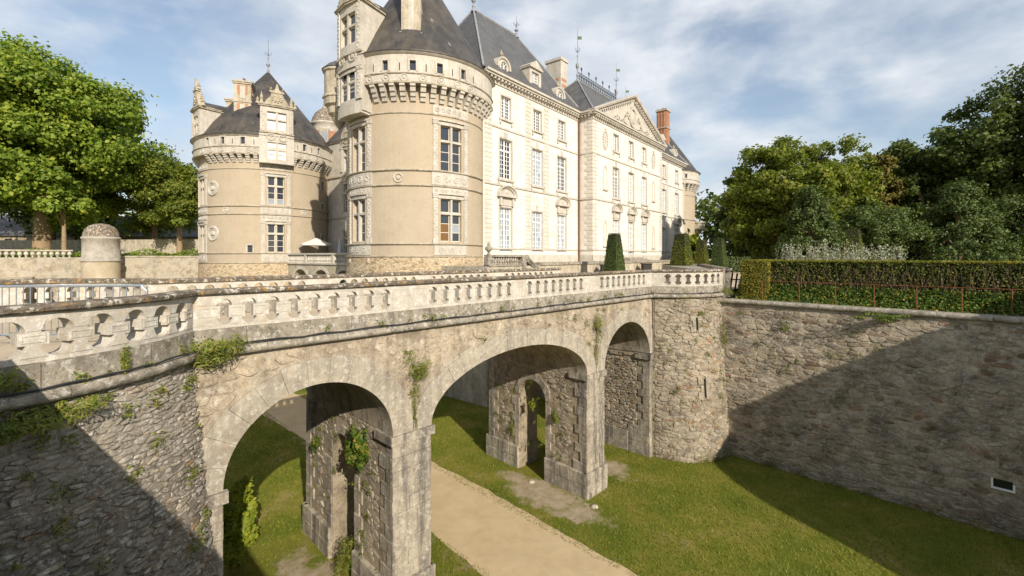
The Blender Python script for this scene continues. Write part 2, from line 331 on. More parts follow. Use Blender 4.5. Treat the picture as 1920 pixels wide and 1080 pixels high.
DIRT = [(11.4, 1.2, 1.1, 3.2), (15.0, 1.4, 1.0, 2.4), (3.3, 2.4, .9, 2.8), (4.8, -.7, .6, .8)]   # s, q, half sizes in the bridge frame
def lawn_mat():
    """mown grass, worn to bare earth round the pier feet and along the path"""
    t = NT('moat_lawn')
    g = t.ramp(t.noise(.5, 7, .68), [(.30, (.105, .14, .018)), (.45, (.17, .20, .028)), (.57, (.25, .235, .045)), (.68, (.36, .30, .11))])
    g = t.mix(.5, g, t.ramp(t.noise(30, 5, .75), [(.3, .4), (.7, 1.0)]), 'MULTIPLY')
    sep = t.n('ShaderNodeSeparateXYZ'); t.l(t.pos.outputs['Position'], sep.inputs[0])
    X = t.math('SUBTRACT', sep.outputs[0], -5.83); Y = t.math('SUBTRACT', sep.outputs[1], 8.26)
    S = t.math('ADD', t.math('MULTIPLY', X, .7029), t.math('MULTIPLY', Y, .7113)); Q = t.math('ADD', t.math('MULTIPLY', X, -.7113), t.math('MULTIPLY', Y, .7029))
    f = t.math('SUBTRACT', 1.2, t.math('MULTIPLY', t.math('ABSOLUTE', t.math('SUBTRACT', S, 8.3)), .66))
    for s, q, rs, rq in DIRT:
        a = t.math('DIVIDE', t.math('SUBTRACT', S, s), rs); b = t.math('DIVIDE', t.math('SUBTRACT', Q, q), rq)
        f = t.math('MAXIMUM', f, t.math('SUBTRACT', 1.0, t.math('ADD', t.math('MULTIPLY', a, a), t.math('MULTIPLY', b, b))))
    f = t.math('ADD', t.math('MAXIMUM', f, -.6), t.math('MULTIPLY', t.math('SUBTRACT', t.noise(1.3, 8, .72), .5), 3.2))
    k = t.ramp(f, [(.25, 0), (.75, 1)])
    d = t.ramp(t.noise(2.5, 6, .7), [(.3, (.36, .28, .18)), (.7, (.54, .45, .32))])
    d = t.mix(.4, d, t.ramp(t.noise(60, 4, .8), [(.3, .4), (.7, 1.0)]), 'MULTIPLY')
    return t.finish(t.mix(k, g, d), .95, t.bump(t.noise(60, 5, .8), .9, .05), spec=.1)
M['lawn'] = lawn_mat()
M['path'] = gravel('sandy_path', (.52, .40, .235), (.62, .49, .305))
M['dirt'] = gravel('bare_dirt', (.20, .16, .10), (.32, .26, .17))
M['gravel'] = gravel('pale_gravel', (.50, .40, .27), (.60, .50, .36))

# ------------------------------------------------------------------ builders
def tag(o, label=None, category=None, group=None, kind=None):
    if label: o['label'] = label
    if category: o['category'] = category
    if group: o['group'] = group
    if kind: o['kind'] = kind
    return o

def empty(name, loc, label, category, group=None):
    o = bpy.data.objects.new(name, None); COL.objects.link(o); o.location = loc
    o.empty_display_size = .2
    return tag(o, label, category, group)

def link(name, me, parent=None, loc=None, rot=None, **kw):
    """world-space mesh; a root Empty only has a translation, which is undone for its children"""
    o = bpy.data.objects.new(name, me); COL.objects.link(o)
    if parent is not None:
        o.parent = parent
        if parent.parent is None:
            o.matrix_parent_inverse = Matrix.Translation(-Vector(parent.location))
    if loc is not None: o.location = loc
    if rot is not None: o.rotation_euler = (0, 0, rot)
    return tag(o, **kw) if kw else o

def mesh(name, v, f, mat, smooth=False):
    me = bpy.data.meshes.new(name); me.from_pydata(v, [], f)
    me.materials.append(M[mat] if isinstance(mat, str) else mat)
    if smooth: me.polygons.foreach_set('use_smooth', [True] * len(me.polygons))
    me.update(); return me

class MB:
    def __init__(s): s.v = []; s.f = []
    def add(s, v, f):
        k = len(s.v); s.v.extend(v); s.f.extend([tuple(i + k for i in q) for q in f]); return s
    def box(s, x0, x1, y0, y1, z0, z1):
        return s.add([(x0, y0, z0), (x1, y0, z0), (x1, y1, z0), (x0, y1, z0), (x0, y0, z1), (x1, y0, z1), (x1, y1, z1), (x0, y1, z1)],
                     [(0, 3, 2, 1), (4, 5, 6, 7), (0, 1, 5, 4), (1, 2, 6, 5), (2, 3, 7, 6), (3, 0, 4, 7)])
    def mbox(s, Mp, a0, a1, z0, z1, d0, d1, n=1):
        """box in wall coordinates: a along, z up, d outward; n slices along a so that it can follow a curve"""
        v = []; f = []
        for i in range(n + 1):
            a = a0 + (a1 - a0) * i / n
            v += [Mp(a, z0, d0), Mp(a, z0, d1), Mp(a, z1, d1), Mp(a, z1, d0)]
        for i in range(n):
            k = 4 * i
            for j in range(4): f.append((k + j, k + (j + 1) % 4, k + 4 + (j + 1) % 4, k + 4 + j))
        f += [(3, 2, 1, 0), (4 * n, 4 * n + 1, 4 * n + 2, 4 * n + 3)]
        return s.add(v, f)
    def block(s, Mp, a0, a1, z0, z1, prot=.03, c=.015, back=.03):
        v = [Mp(a, z, -back) for a, z in ((a0, z0), (a1, z0), (a1, z1), (a0, z1))]
        v += [Mp(a, z, prot - c) for a, z in ((a0, z0), (a1, z0), (a1, z1), (a0, z1))]
        v += [Mp(a, z, prot) for a, z in ((a0 + c, z0 + c), (a1 - c, z0 + c), (a1 - c, z1 - c), (a0 + c, z1 - c))]
        f = [(8, 9, 10, 11)]
        for k in (0, 4):
            for j in range(4): f.append((k + j, k + (j + 1) % 4, k + 4 + (j + 1) % 4, k + 4 + j))
        return s.add(v, f)
    def prism(s, Mp, poly, d0, d1):
        """polygon in (a, z) between outward offsets d0 and d1"""
        n = len(poly)
        v = [Mp(a, z, d0) for a, z in poly] + [Mp(a, z, d1) for a, z in poly]
        f = [tuple(range(n - 1, -1, -1)), tuple(range(n, 2 * n))]
        f += [(i, (i + 1) % n, n + (i + 1) % n, n + i) for i in range(n)]
        return s.add(v, f)
    def sweep(s, Mp, path, sect):
        """cross-section [(dz, d)] swept along path [(a, z)]; the section is turned square to the path"""
        n = len(path); m = len(sect); v = []; f = []
        for i, (a, z) in enumerate(path):
            p, q = path[max(i - 1, 0)], path[min(i + 1, n - 1)]
            ta, tz = q[0] - p[0], q[1] - p[1]; L = math.hypot(ta, tz) or 1
            na, nz = -tz / L, ta / L
            v += [Mp(a + na * h, z + nz * h, d) for h, d in sect]
        for i in range(n - 1):
            for j in range(m):
                f.append((i * m + j, i * m + (j + 1) % m, (i + 1) * m + (j + 1) % m, (i + 1) * m + j))
        f += [tuple(range(m)), tuple((n - 1) * m + j for j in range(m - 1, -1, -1))]
        return s.add(v, f)
    def lathe(s, c, prof, n=16, a0=0, a1=2 * PI, sq=False):
        """profile [(r, z)] about the vertical through c"""
        full = abs(a1 - a0 - 2 * PI) < 1e-6
        k = n if full else n + 1; v = []; f = []
        for i in range(k):
            a = a0 + (a1 - a0) * i / n
            v += [(c[0] + r * math.cos(a), c[1] + r * math.sin(a), c[2] + z) for r, z in prof]
        m = len(prof)
        for i in range(n):
            j = (i + 1) % k
            for q in range(m - 1): f.append((i * m + q, j * m + q, j * m + q + 1, i * m + q + 1))
        return s.add(v, f)
    def tube(s, pts, r, n=6, r1=None):
        pts = [Vector(p) for p in pts]; v = []; f = []; N = len(pts)
        for i, p in enumerate(pts):
            t = (pts[min(i + 1, N - 1)] - pts[max(i - 1, 0)]).normalized()
            x = t.cross(Vector((0, 0, 1)))
            if x.length < .05: x = t.cross(Vector((1, 0, 0)))
            x.normalize(); y = t.cross(x)
            rr = r if r1 is None else r + (r1 - r) * i / max(N - 1, 1)
            v += [tuple(p + (x * math.cos(2 * PI * k / n) + y * math.sin(2 * PI * k / n)) * rr) for k in range(n)]
        for i in range(N - 1):
            for k in range(n): f.append((i * n + k, i * n + (k + 1) % n, (i + 1) * n + (k + 1) % n, (i + 1) * n + k))
        f += [tuple(range(n - 1, -1, -1)), tuple((N - 1) * n + k for k in range(n))]
        return s.add(v, f)
    def disc(s, Mp, a, z, r, d0, d1, n=12, rz=None, dome=0):
        rz = rz or r
        ring = [(a + r * math.cos(2 * PI * k / n), z + rz * math.sin(2 * PI * k / n)) for k in range(n)]
        if not dome: return s.prism(Mp, ring, d0, d1)
        v = [Mp(x, y, d0) for x, y in ring] + [Mp(a + (x - a) * .7, z + (y - z) * .7, d0 + (d1 - d0) * .75) for x, y in ring] + [Mp(a, z, d1)]
        f = [(i, (i + 1) % n, n + (i + 1) % n, n + i) for i in range(n)] + [(n + i, n + (i + 1) % n, 2 * n) for i in range(n)]
        return s.add(v, f)
    def ring(s, Mp, a, z, r, w, d0, d1, n=16, rz=None):
        """flat annulus with rounded front"""
        rz = rz or r; v = []; f = []
        sec = [(-w, d0), (-w * .6, d1), (w * .6, d1), (w, d0)]
        for k in range(n):
            c, q = math.cos(2 * PI * k / n), math.sin(2 * PI * k / n)
            v += [Mp(a + (r + h) * c, z + (rz + h) * q, d) for h, d in sec]
        for k in range(n):
            for j in range(3): f.append((k * 4 + j, ((k + 1) % n) * 4 + j, ((k + 1) % n) * 4 + j + 1, k * 4 + j + 1))
        return s.add(v, f)
    def obj(s, name, mat, parent=None, smooth=False, **kw):
        return link(name, mesh(name, s.v, s.f, mat, smooth), parent, **kw)

def wallgrid(Mp, a0, a1, z0, z1, holes=(), depth=.25, step=None):
    """wall face with real openings (a0, a1, z0, z1) and their reveals"""
    A = {a0, a1}; Z = {z0, z1}
    for h in holes: A |= {h[0], h[1]}; Z |= {h[2], h[3]}
    A = sorted(A); Z = sorted(Z)
    if step:
        B = []
        for p, q in zip(A, A[1:]):
            n = max(1, math.ceil((q - p) / step)); B += [p + (q - p) * i / n for i in range(n)]
        A = B + [A[-1]]
    mb = MB(); idx = {}
    def vi(a, z, d=0.0):
        k = (round(a, 5), round(z, 5), d)
        if k not in idx: idx[k] = len(mb.v); mb.v.append(Mp(a, z, d))
        return idx[k]
    for p, q in zip(A, A[1:]):
        for r, t in zip(Z, Z[1:]):
            ca, cz = (p + q) / 2, (r + t) / 2
            if any(h[0] < ca < h[1] and h[2] < cz < h[3] for h in holes): continue
            mb.f.append((vi(p, r), vi(q, r), vi(q, t), vi(p, t)))
    for h in holes:
        aa = [a for a in A if h[0] - 1e-6 <= a <= h[1] + 1e-6]
        k = len(mb.v)
        for a in aa:
            for z in (h[2], h[3]): mb.v += [Mp(a, z, 0), Mp(a, z, -depth)]
        for i in range(len(aa) - 1):
            b = k + 4 * i
            mb.f += [(b, b + 1, b + 5, b + 4), (b + 2, b + 6, b + 7, b + 3)]
        e = k + 4 * (len(aa) - 1)
        mb.f += [(k, k + 2, k + 3, k + 1), (e, e + 1, e + 3, e + 2)]
    return mb

# world position of the camera for choosing which pieces show largest
CAM = np.array([0, 0, EYE])
def shown(p):
    x, y, z = p
    if y < .5: return 0.0
    px, py = x / y, (z - EYE) / y
    if abs(px) > 1.15 or py < -.73 or py > .6: return 0.0
    return 1.0 / (x * x + y * y + (z - EYE) ** 2)

def clip(poly, px, py, nx, ny):
    out = []; n = len(poly)
    for i in range(n):
        a, b = poly[i], poly[(i + 1) % n]
        da = (a[0] - px) * nx + (a[1] - py) * ny; db = (b[0] - px) * nx + (b[1] - py) * ny
        if da <= 0: out.append(a)
        if (da < 0 < db) or (db < 0 < da):
            k = da / (da - db); out.append((a[0] + (b[0] - a[0]) * k, a[1] + (b[1] - a[1]) * k))
    return out

def rubble_cells(a0, a1, z0, z1, cw, ch, seed, inside=None, big=.12):
    """irregular, roughly coursed stones: clipped cells of jittered seeds, in (a, z)"""
    rg = random.Random(seed)
    asp = cw / ch
    nx, nz = max(1, round((a1 - a0) / cw)), max(1, round((z1 - z0) / ch))
    pts = {}
    for j in range(-1, nz + 1):
        off = rg.random()
        for i in range(-1, nx + 1):
            if rg.random() < big and 0 <= i < nx: continue
            pts[(i, j)] = ((a0 + (i + off + rg.uniform(-.46, .46)) * cw) / asp, z0 + (j + .5 + rg.uniform(-.45, .45)) * ch)
    cells = []
    for (i, j), (x, y) in pts.items():
        if not (0 <= i < nx and 0 <= j < nz): continue
        if not (a0 < x * asp < a1): continue
        poly = [(x - 2.2 * ch, y - 2.2 * ch), (x + 2.2 * ch, y - 2.2 * ch), (x + 2.2 * ch, y + 2.2 * ch), (x - 2.2 * ch, y + 2.2 * ch)]
        for dj in (-2, -1, 0, 1, 2):
            for di in (-3, -2, -1, 0, 1, 2, 3):
                q = pts.get((i + di, j + dj))
                if q is None or (di == 0 and dj == 0): continue
                mx, my = (x + q[0]) / 2, (y + q[1]) / 2
                poly = clip(poly, mx, my, q[0] - x, q[1] - y)
                if len(poly) < 3: break
            if len(poly) < 3: break
        if len(poly) < 3: continue
        poly = [(min(max(p[0] * asp, a0), a1), min(max(p[1], z0), z1)) for p in poly]
        if inside and not all(inside(*p) for p in poly): continue
        cells.append(poly)
    return cells

def stone_piece(Mp, poly, rg, gap, prot, back=.02):
    n = len(poly)
    cx = sum(p[0] for p in poly) / n; cy = sum(p[1] for p in poly) / n
    pts = []
    for i in range(n):                                     # chop long edges / corners so outlines are not straight
        p, q = poly[i], poly[(i + 1) % n]
        e = math.hypot(q[0] - p[0], q[1] - p[1])
        if e < .03: continue
        pts.append((p[0] * .82 + q[0] * .18, p[1] * .82 + q[1] * .18))
        if e > .09: pts.append((p[0] * .2 + q[0] * .8, p[1] * .2 + q[1] * .8))
    if len(pts) < 4: return None
    size = min(max(abs(p[0] - cx) for p in pts), max(abs(p[1] - cy) for p in pts))
    if size < gap * 1.6: return None
    def sh(p, g):
        L = math.hypot(p[0] - cx, p[1] - cy) or 1
        k = max(.25, 1 - g / L); return (cx + (p[0] - cx) * k, cy + (p[1] - cy) * k)
    r0 = [sh(p, gap * rg.uniform(.5, 1.3)) for p in pts]
    m = len(r0); bev = min(.024, size * .25)
    r1 = [sh(p, bev * rg.uniform(.6, 1.4)) for p in r0]
    pr = prot * rg.choice((.35, .6, .8, 1.0, 1.3, 1.7)); tx, ty = rg.uniform(-.25, .25), rg.uniform(-.25, .25)
    v = [Mp(a, z, -back) for a, z in r0] + [Mp(a, z, max(.002, pr * rg.uniform(.75, 1.1) + (a - cx) * tx * .3 + (z - cy) * ty * .3)) for a, z in r1]
    v.append(Mp(cx + rg.uniform(-.3, .3) * size, cy + rg.uniform(-.3, .3) * size, pr * rg.uniform(.85, 1.2) + .004))
    f = [(i, (i + 1) % m, m + (i + 1) % m, m + i) for i in range(m)] + [(m + i, m + (i + 1) % m, 2 * m) for i in range(m)]
    return v, f, (cx, cy), size

def rubble(parent, Mp, cells, mat, seed, gap=.012, prot=.035, limit=300, name='stone'):
    """the stones that show largest are parts of their own, the rest one joined part"""
    rg = random.Random(seed); P = []
    for c in cells:
        r = stone_piece(Mp, c, rg, gap, prot)
        if r: P.append((r[3] ** 2 * shown(r[0][-1]), r))
    P.sort(key=lambda x: -x[0])
    for w, r in P[:limit]:
        link(name, mesh(name, r[0], r[1], mat), parent)
    if len(P) > limit:
        mb = MB()
        for w, r in P[limit:]: mb.add(r[0], r[1])
        o = mb.obj('rubble', mat, parent); o['kind'] = 'stuff'
    return len(P)

def fastmesh(name, V, quads, mat):
    """numpy arrays: V (n,3), quads (m,k)"""
    me = bpy.data.meshes.new(name); k = quads.shape[1]
    me.vertices.add(len(V)); me.vertices.foreach_set('co', V.astype(np.float32).ravel())
    me.loops.add(quads.size); me.loops.foreach_set('vertex_index', quads.astype(np.int32).ravel())
    me.polygons.add(len(quads)); me.polygons.foreach_set('loop_start', np.arange(0, quads.size, k, dtype=np.int32))
    me.polygons.foreach_set('loop_total', np.full(len(quads), k, dtype=np.int32))
    me.materials.append(M[mat]); me.update(calc_edges=True); me.validate(); return me

def unit(a): return a / np.maximum(np.linalg.norm(a, axis=1, keepdims=True), 1e-6)

def leaf_cards(rng, P, N, size, aspect=.62, jit=.5, fold=.18):
    """one folded leaf (four points) at each P, facing roughly along N"""
    n = len(P)
    N = unit(N + rng.normal(0, jit, (n, 3)))
    T = unit(np.cross(N, rng.normal(0, 1, (n, 3)))); B = np.cross(N, T)
    s = (size * rng.uniform(.55, 1.3, (n, 1)))
    V = np.empty((n, 4, 3))
    V[:, 0] = P - T * s * .5; V[:, 2] = P + T * s * .5
    V[:, 1] = P + B * s * aspect * .5 + N * s * fold; V[:, 3] = P - B * s * aspect * .5 + N * s * fold
    return V.reshape(-1, 3), np.arange(4 * n).reshape(-1, 4)

# ------------------------------------------------------------------ frames of the place
B0 = (-5.83, 8.26); BU = (.7029, .7113); BN = (-.7113, .7029)      # bridge: s along, q across (away from camera)
def B(s, q, z): return (B0[0] + s * BU[0] + q * BN[0], B0[1] + s * BU[1] + q * BN[1], z)
QW = 5.45                                                          # width of the bridge
BANK = -2.92; SCARP = 20.35                                        # the two sides of the moat, in s
DECK = 7.4
def wob(i, s=0): return math.sin(i * 12.9898 + s * 78.233) * 43758.5453 % 1.0

# ------------------------------------------------------------------ ground
def sheet(name, pts, z, mat, label=None):
    o = link(name, mesh(name, [(x, y, z) for x, y in pts], [tuple(range(len(pts)))], mat)); o['kind'] = 'structure'
    return o
def bq(s, q): return B(s, q, 0)[:2]
sheet('ground', [(-1600, -1600), (1600, -1600), (1600, 1600), (-1600, 1600)], 0.0, 'lawn')
sheet('bank_ground', [bq(-900, -400), bq(BANK - .3, -400), bq(BANK - .3, 44), bq(-900, 44)], DECK, 'gravel')
sheet('terrace_ground', [bq(SCARP + 3.3, -400), bq(900, -400), bq(900, 700), bq(SCARP + .3, 700), bq(SCARP + .3, -1.7), bq(SCARP + 3.3, -1.7)], DECK, 'gravel')
sheet('park_ground', [bq(-900, 44.3), bq(SCARP - 4, 44.3), bq(SCARP - 4, 900), bq(-900, 900)], 9.0, 'lawn')
# sandy path along the moat floor, with ragged edges
pv = []; pf = []
NP = 150
for i in range(NP + 1):
    q = -30 + 74 * i / NP
    e0 = 6.85 + .28 * math.sin(q * .21) + .08 * (wob(i) - .5); e1 = 9.75 + .06 * (wob(i, 5) - .5) + .3 * math.sin(q * .17 + 1) + .09 * (wob(i, 1) - .5) + max(0, -q - 2) * .06
    pv += [B(e0, q, .012), B((e0 + e1) / 2, q, .022), B(e1, q, .012)]
    if i:
        k = 3 * i; pf += [(k - 3, k - 2, k + 1, k), (k - 2, k - 1, k + 2, k + 1)]
o = link('path', mesh('path', pv, pf, 'path')); o['kind'] = 'structure'
# ------------------------------------------------------------------ parapet shared by bridge and bastions
ZC0, ZC1, ZB1, ZP1, ZK1 = 7.2, 7.38, 7.73, 8.36, 8.475             # cornice, base course, panel, coping levels
def slot_profile(rl, rm, zb, zt):
    p = [(0, zb)]
    for k in range(1, 6): a = -PI / 2 + (PI / 2) * k / 5; p.append((rl * math.cos(a), zb + rl + rl * math.sin(a)))
    p += [(rm, zb + rl), (rm, zt - rl)]
    for k in range(0, 6): a = (PI / 2) * k / 5; p.append((rl * math.cos(a), zt - rl + rl * math.sin(a)))
    p.append((0, zt)) if p[-1][0] > 1e-4 else None
    return p
def parapet(root, Mp, a0, a1, slots, rl, rm, thick=.26, curved=False, seed=1, cornice=True, front_detail=True):
    """roll cornice, grey base course, pierced white panels and lichen coping, stone by stone"""
    rg = random.Random(seed)
    def cuts(L):
        n = max(1, round((a1 - a0) / L)); c = [a0 + (a1 - a0) * i / n for i in range(n + 1)]
        return [c[0]] + [x + rg.uniform(-.12, .12) * L for x in c[1:-1]] + [c[-1]]
    sl = (lambda w: max(1, math.ceil(w / .18))) if curved else (lambda w: 1)
    if cornice:
        sect = [(-.02, -.05)] + [(.09 + .09 * math.sin(t), .03 + .11 * math.cos(t)) for t in [(-90 + 22.5 * k) * PI / 180 for k in range(9)]] + [(.2, -.05)]
        c = cuts(1.3)
        for p, q in zip(c, c[1:]):
            n = sl(q - p) if curved else 1
            mb = MB(); pr = rg.uniform(-.012, .012)
            mb.sweep(Mp, [(p + .006 + (q - p - .012) * i / n, ZC0) for i in range(n + 1)], [(h, d + pr) for h, d in sect])
            mb.obj('cornice_stone', 'grey_course', root, smooth=False)
    c = cuts(1.05)
    for p, q in zip(c, c[1:]):
        MB().mbox(Mp, p + .004, q - .004, ZC1 + .004, ZB1 + rg.uniform(-.008, .004), -thick - .05, .03 + rg.uniform(-.01, .012), sl(q - p)).obj('base_course_stone', 'grey_course', root)
    c = cuts(1.4)
    for p, q in zip(c, c[1:]):
        h = ZK1 + rg.uniform(-.008, .008)
        n = sl(q - p); mb = MB()
        sect = [(ZP1 + .012, -thick - .07), (ZP1 + .012, .05), (ZP1 + .035, .085), (h - .03, .095), (h, .06), (h + .012, -thick * .5), (h, -thick - .05), (h - .03, -thick - .085)]
        mb.sweep(Mp, [(p + .004 + (q - p - .008) * i / n, 0) for i in range(n + 1)], sect)
        mb.obj('coping_stone', 'lichen_coping', root)
    prof = slot_profile(rl, rm, .065, .555)
    bal = None; hgt = ZP1 + .01 - ZB1
    def edge(x, sgn): return [(x + sgn * w, ZB1 + z) for w, z in prof]
    E = [a0] + sorted(slots) + [a1]
    for i in range(len(E) - 1):
        l, r = E[i], E[i + 1]
        left = [(l + .001, ZB1), *(edge(l + .001, 1) if i > 0 else []), (l + .001, ZP1 + .01)]
        right = [(r - .001, ZB1), *(edge(r - .001, -1) if i < len(E) - 2 else []), (r - .001, ZP1 + .01)]
        w = r - l; mid = (l + r) / 2
        poly = []
        if curved and w > .5:
            bot = [(l + (w) * k / 4, ZB1) for k in (1, 2, 3)]; top = [(l + w * k / 4, ZP1 + .01) for k in (3, 2, 1)]
        else: bot = top = []
        poly = [left[0]] + bot + right + top + left[:0:-1]
        mb = MB()
        mb.prism(Mp, poly, -thick, 0)
        wide = w > .62
        if front_detail:
            if wide:
                x0, x1 = l + (rl if i > 0 else 0) + .06, r - (rl if i < len(E) - 2 else 0) - .06
                for (p, q, z0, z1) in ((x0, x1, ZB1 + .08, ZB1 + .1), (x0, x1, ZP1 - .1, ZP1 - .08), (x0, x0 + .02, ZB1 + .1, ZP1 - .1), (x1 - .02, x1, ZB1 + .1, ZP1 - .1)):
                    mb.mbox(Mp, p, q, z0, z1, -.01, .008, sl(q - p))
            else:
                hw = w / 2 - rm - .035
                if hw > .04:
                    z0, z1 = ZB1 + .065 + rl + .03, ZB1 + .555 - rl - .03
                    for (p, q, y0, y1) in ((mid - hw, mid + hw, z0, z0 + .014), (mid - hw, mid + hw, z1 - .014, z1), (mid - hw, mid - hw + .014, z0 + .014, z1 - .014), (mid + hw - .014, mid + hw, z0 + .014, z1 - .014)):
                        mb.mbox(Mp, p, q, y0, y1, -.01, .009)
                    k = max(.02, w / 2 - rl - .01)
                    mb.prism(Mp, [(mid - k, ZB1 + .555 - rl + .02), (mid + k, ZB1 + .555 - rl + .02), (mid + k * 1.9, ZB1 + .54), (mid - k * 1.9, ZB1 + .54)], -.01, .008)
                    mb.prism(Mp, [(mid - k * 1.9, ZB1 + .07), (mid + k * 1.9, ZB1 + .07), (mid + k, ZB1 + .065 + rl - .02), (mid - k, ZB1 + .065 + rl - .02)], -.01, .008)
        mb.obj('parapet_panel' if wide else 'baluster', 'balustrade', root)

# ------------------------------------------------------------------ stone bridge
bridge = empty('stone_bridge', B(8.7, 2.7, 0), 'pale stone bridge of three arches with pierced white balustrade crossing the dry moat', 'bridge')
Mf = lambda a, z, d: B(a, -d, z)
Mb = lambda a, z, d: B(a, QW + d, z)
ARCH = [(2.30, 1.81, 1.67), (8.77, 3.52, 1.56), (15.30, 1.83, 1.67)]          # centre, half span, rise
ZS = 4.64; VT = .55
def arc(c, h, r, t, off=0):
    x, z = h * math.cos(t), r * math.sin(t)
    nx, nz = math.cos(t) / h, math.sin(t) / r; L = math.hypot(nx, nz)
    return (c + x + off * nx / L, ZS + z + off * nz / L)
body = [(-.9, 4.4), ]
for c, h, r in ARCH:
    h2, r2 = h + .02, r + .02
    body += [(c - h2, 4.4)] + [arc(c, h2, r2, PI - PI * k / 28) for k in range(29)] + [(c + h2, 4.4)]
body += [(18.6, 4.4), (18.6, ZC0), (-.9, ZC0)]
MB().prism(Mf, body, -QW + .03, -.035).obj('spandrel_wall', 'spandrel_mortar', bridge)
for c, h, r in ARCH:                                                            # vault linings
    v = []; f = []
    for k in range(41):
        p = arc(c, h + .008, r + .008, PI * k / 40)
        for j in range(8): v.append(B(p[0], .46 + (QW - .9) * j / 7, p[1]))
    for k in range(40):
        for j in range(7): f.append((k * 8 + j, k * 8 + j + 1, k * 8 + j + 9, k * 8 + j + 8))
    MB().add(v, f).obj('vault', 'vault', bridge)
rgv = random.Random(5)
for ai, (c, h, r) in enumerate(ARCH):
    for Mp in (Mf, Mb):
        ring_root = MB()
        # equal arc lengths
        ts = [PI * k / 400 for k in range(401)]; L = [0]
        for a, b in zip(ts, ts[1:]):
            p, q = arc(c, h, r, a), arc(c, h, r, b); L.append(L[-1] + math.hypot(p[0] - q[0], p[1] - q[1]))
        n = 13 if ai != 1 else 19
        for k in range(n):
            t0 = float(np.interp(L[-1] * k / n, L, ts)); t1 = float(np.interp(L[-1] * (k + 1) / n, L, ts))
            e = .0032 / max(h, 1); th = VT + rgv.uniform(-.04, .07)
            tt = [t0 + e + (t1 - t0 - 2 * e) * i / 4 for i in range(5)]
            poly = [arc(c, h, r, t) for t in tt] + [arc(c, h, r, t, th) for t in reversed(tt)]
            # neighbours on a pier must not cross: keep each ring on its own side of the pier axis
            lo, hi = {0: (-.2, 4.675), 1: (4.685, 12.875), 2: (12.885, 17.9)}[ai]
            poly = [(min(max(a, lo), hi), z) for a, z in poly]
            MB().prism(Mp, poly, -.47, .012 + rgv.uniform(-.006, .008)).obj('voussoir', 'voussoir', bridge)

def front_open(a, z, m=.0):
    if z < ZS: return False
    for c, h, r in ARCH:
        if ((a - c) / (h + VT + .03 + m)) ** 2 + ((z - ZS) / (r + VT + .03 + m)) ** 2 < 1: return False
    return z < ZC0 - .01
cells = rubble_cells(-.25, 17.35, 4.9, ZC0, .40, .20, 11, front_open)
rubble(bridge, lambda a, z, d: B(a, .037 - d, z), cells, 'spandrel_stone', 12, .008, .02, 300, 'stone')

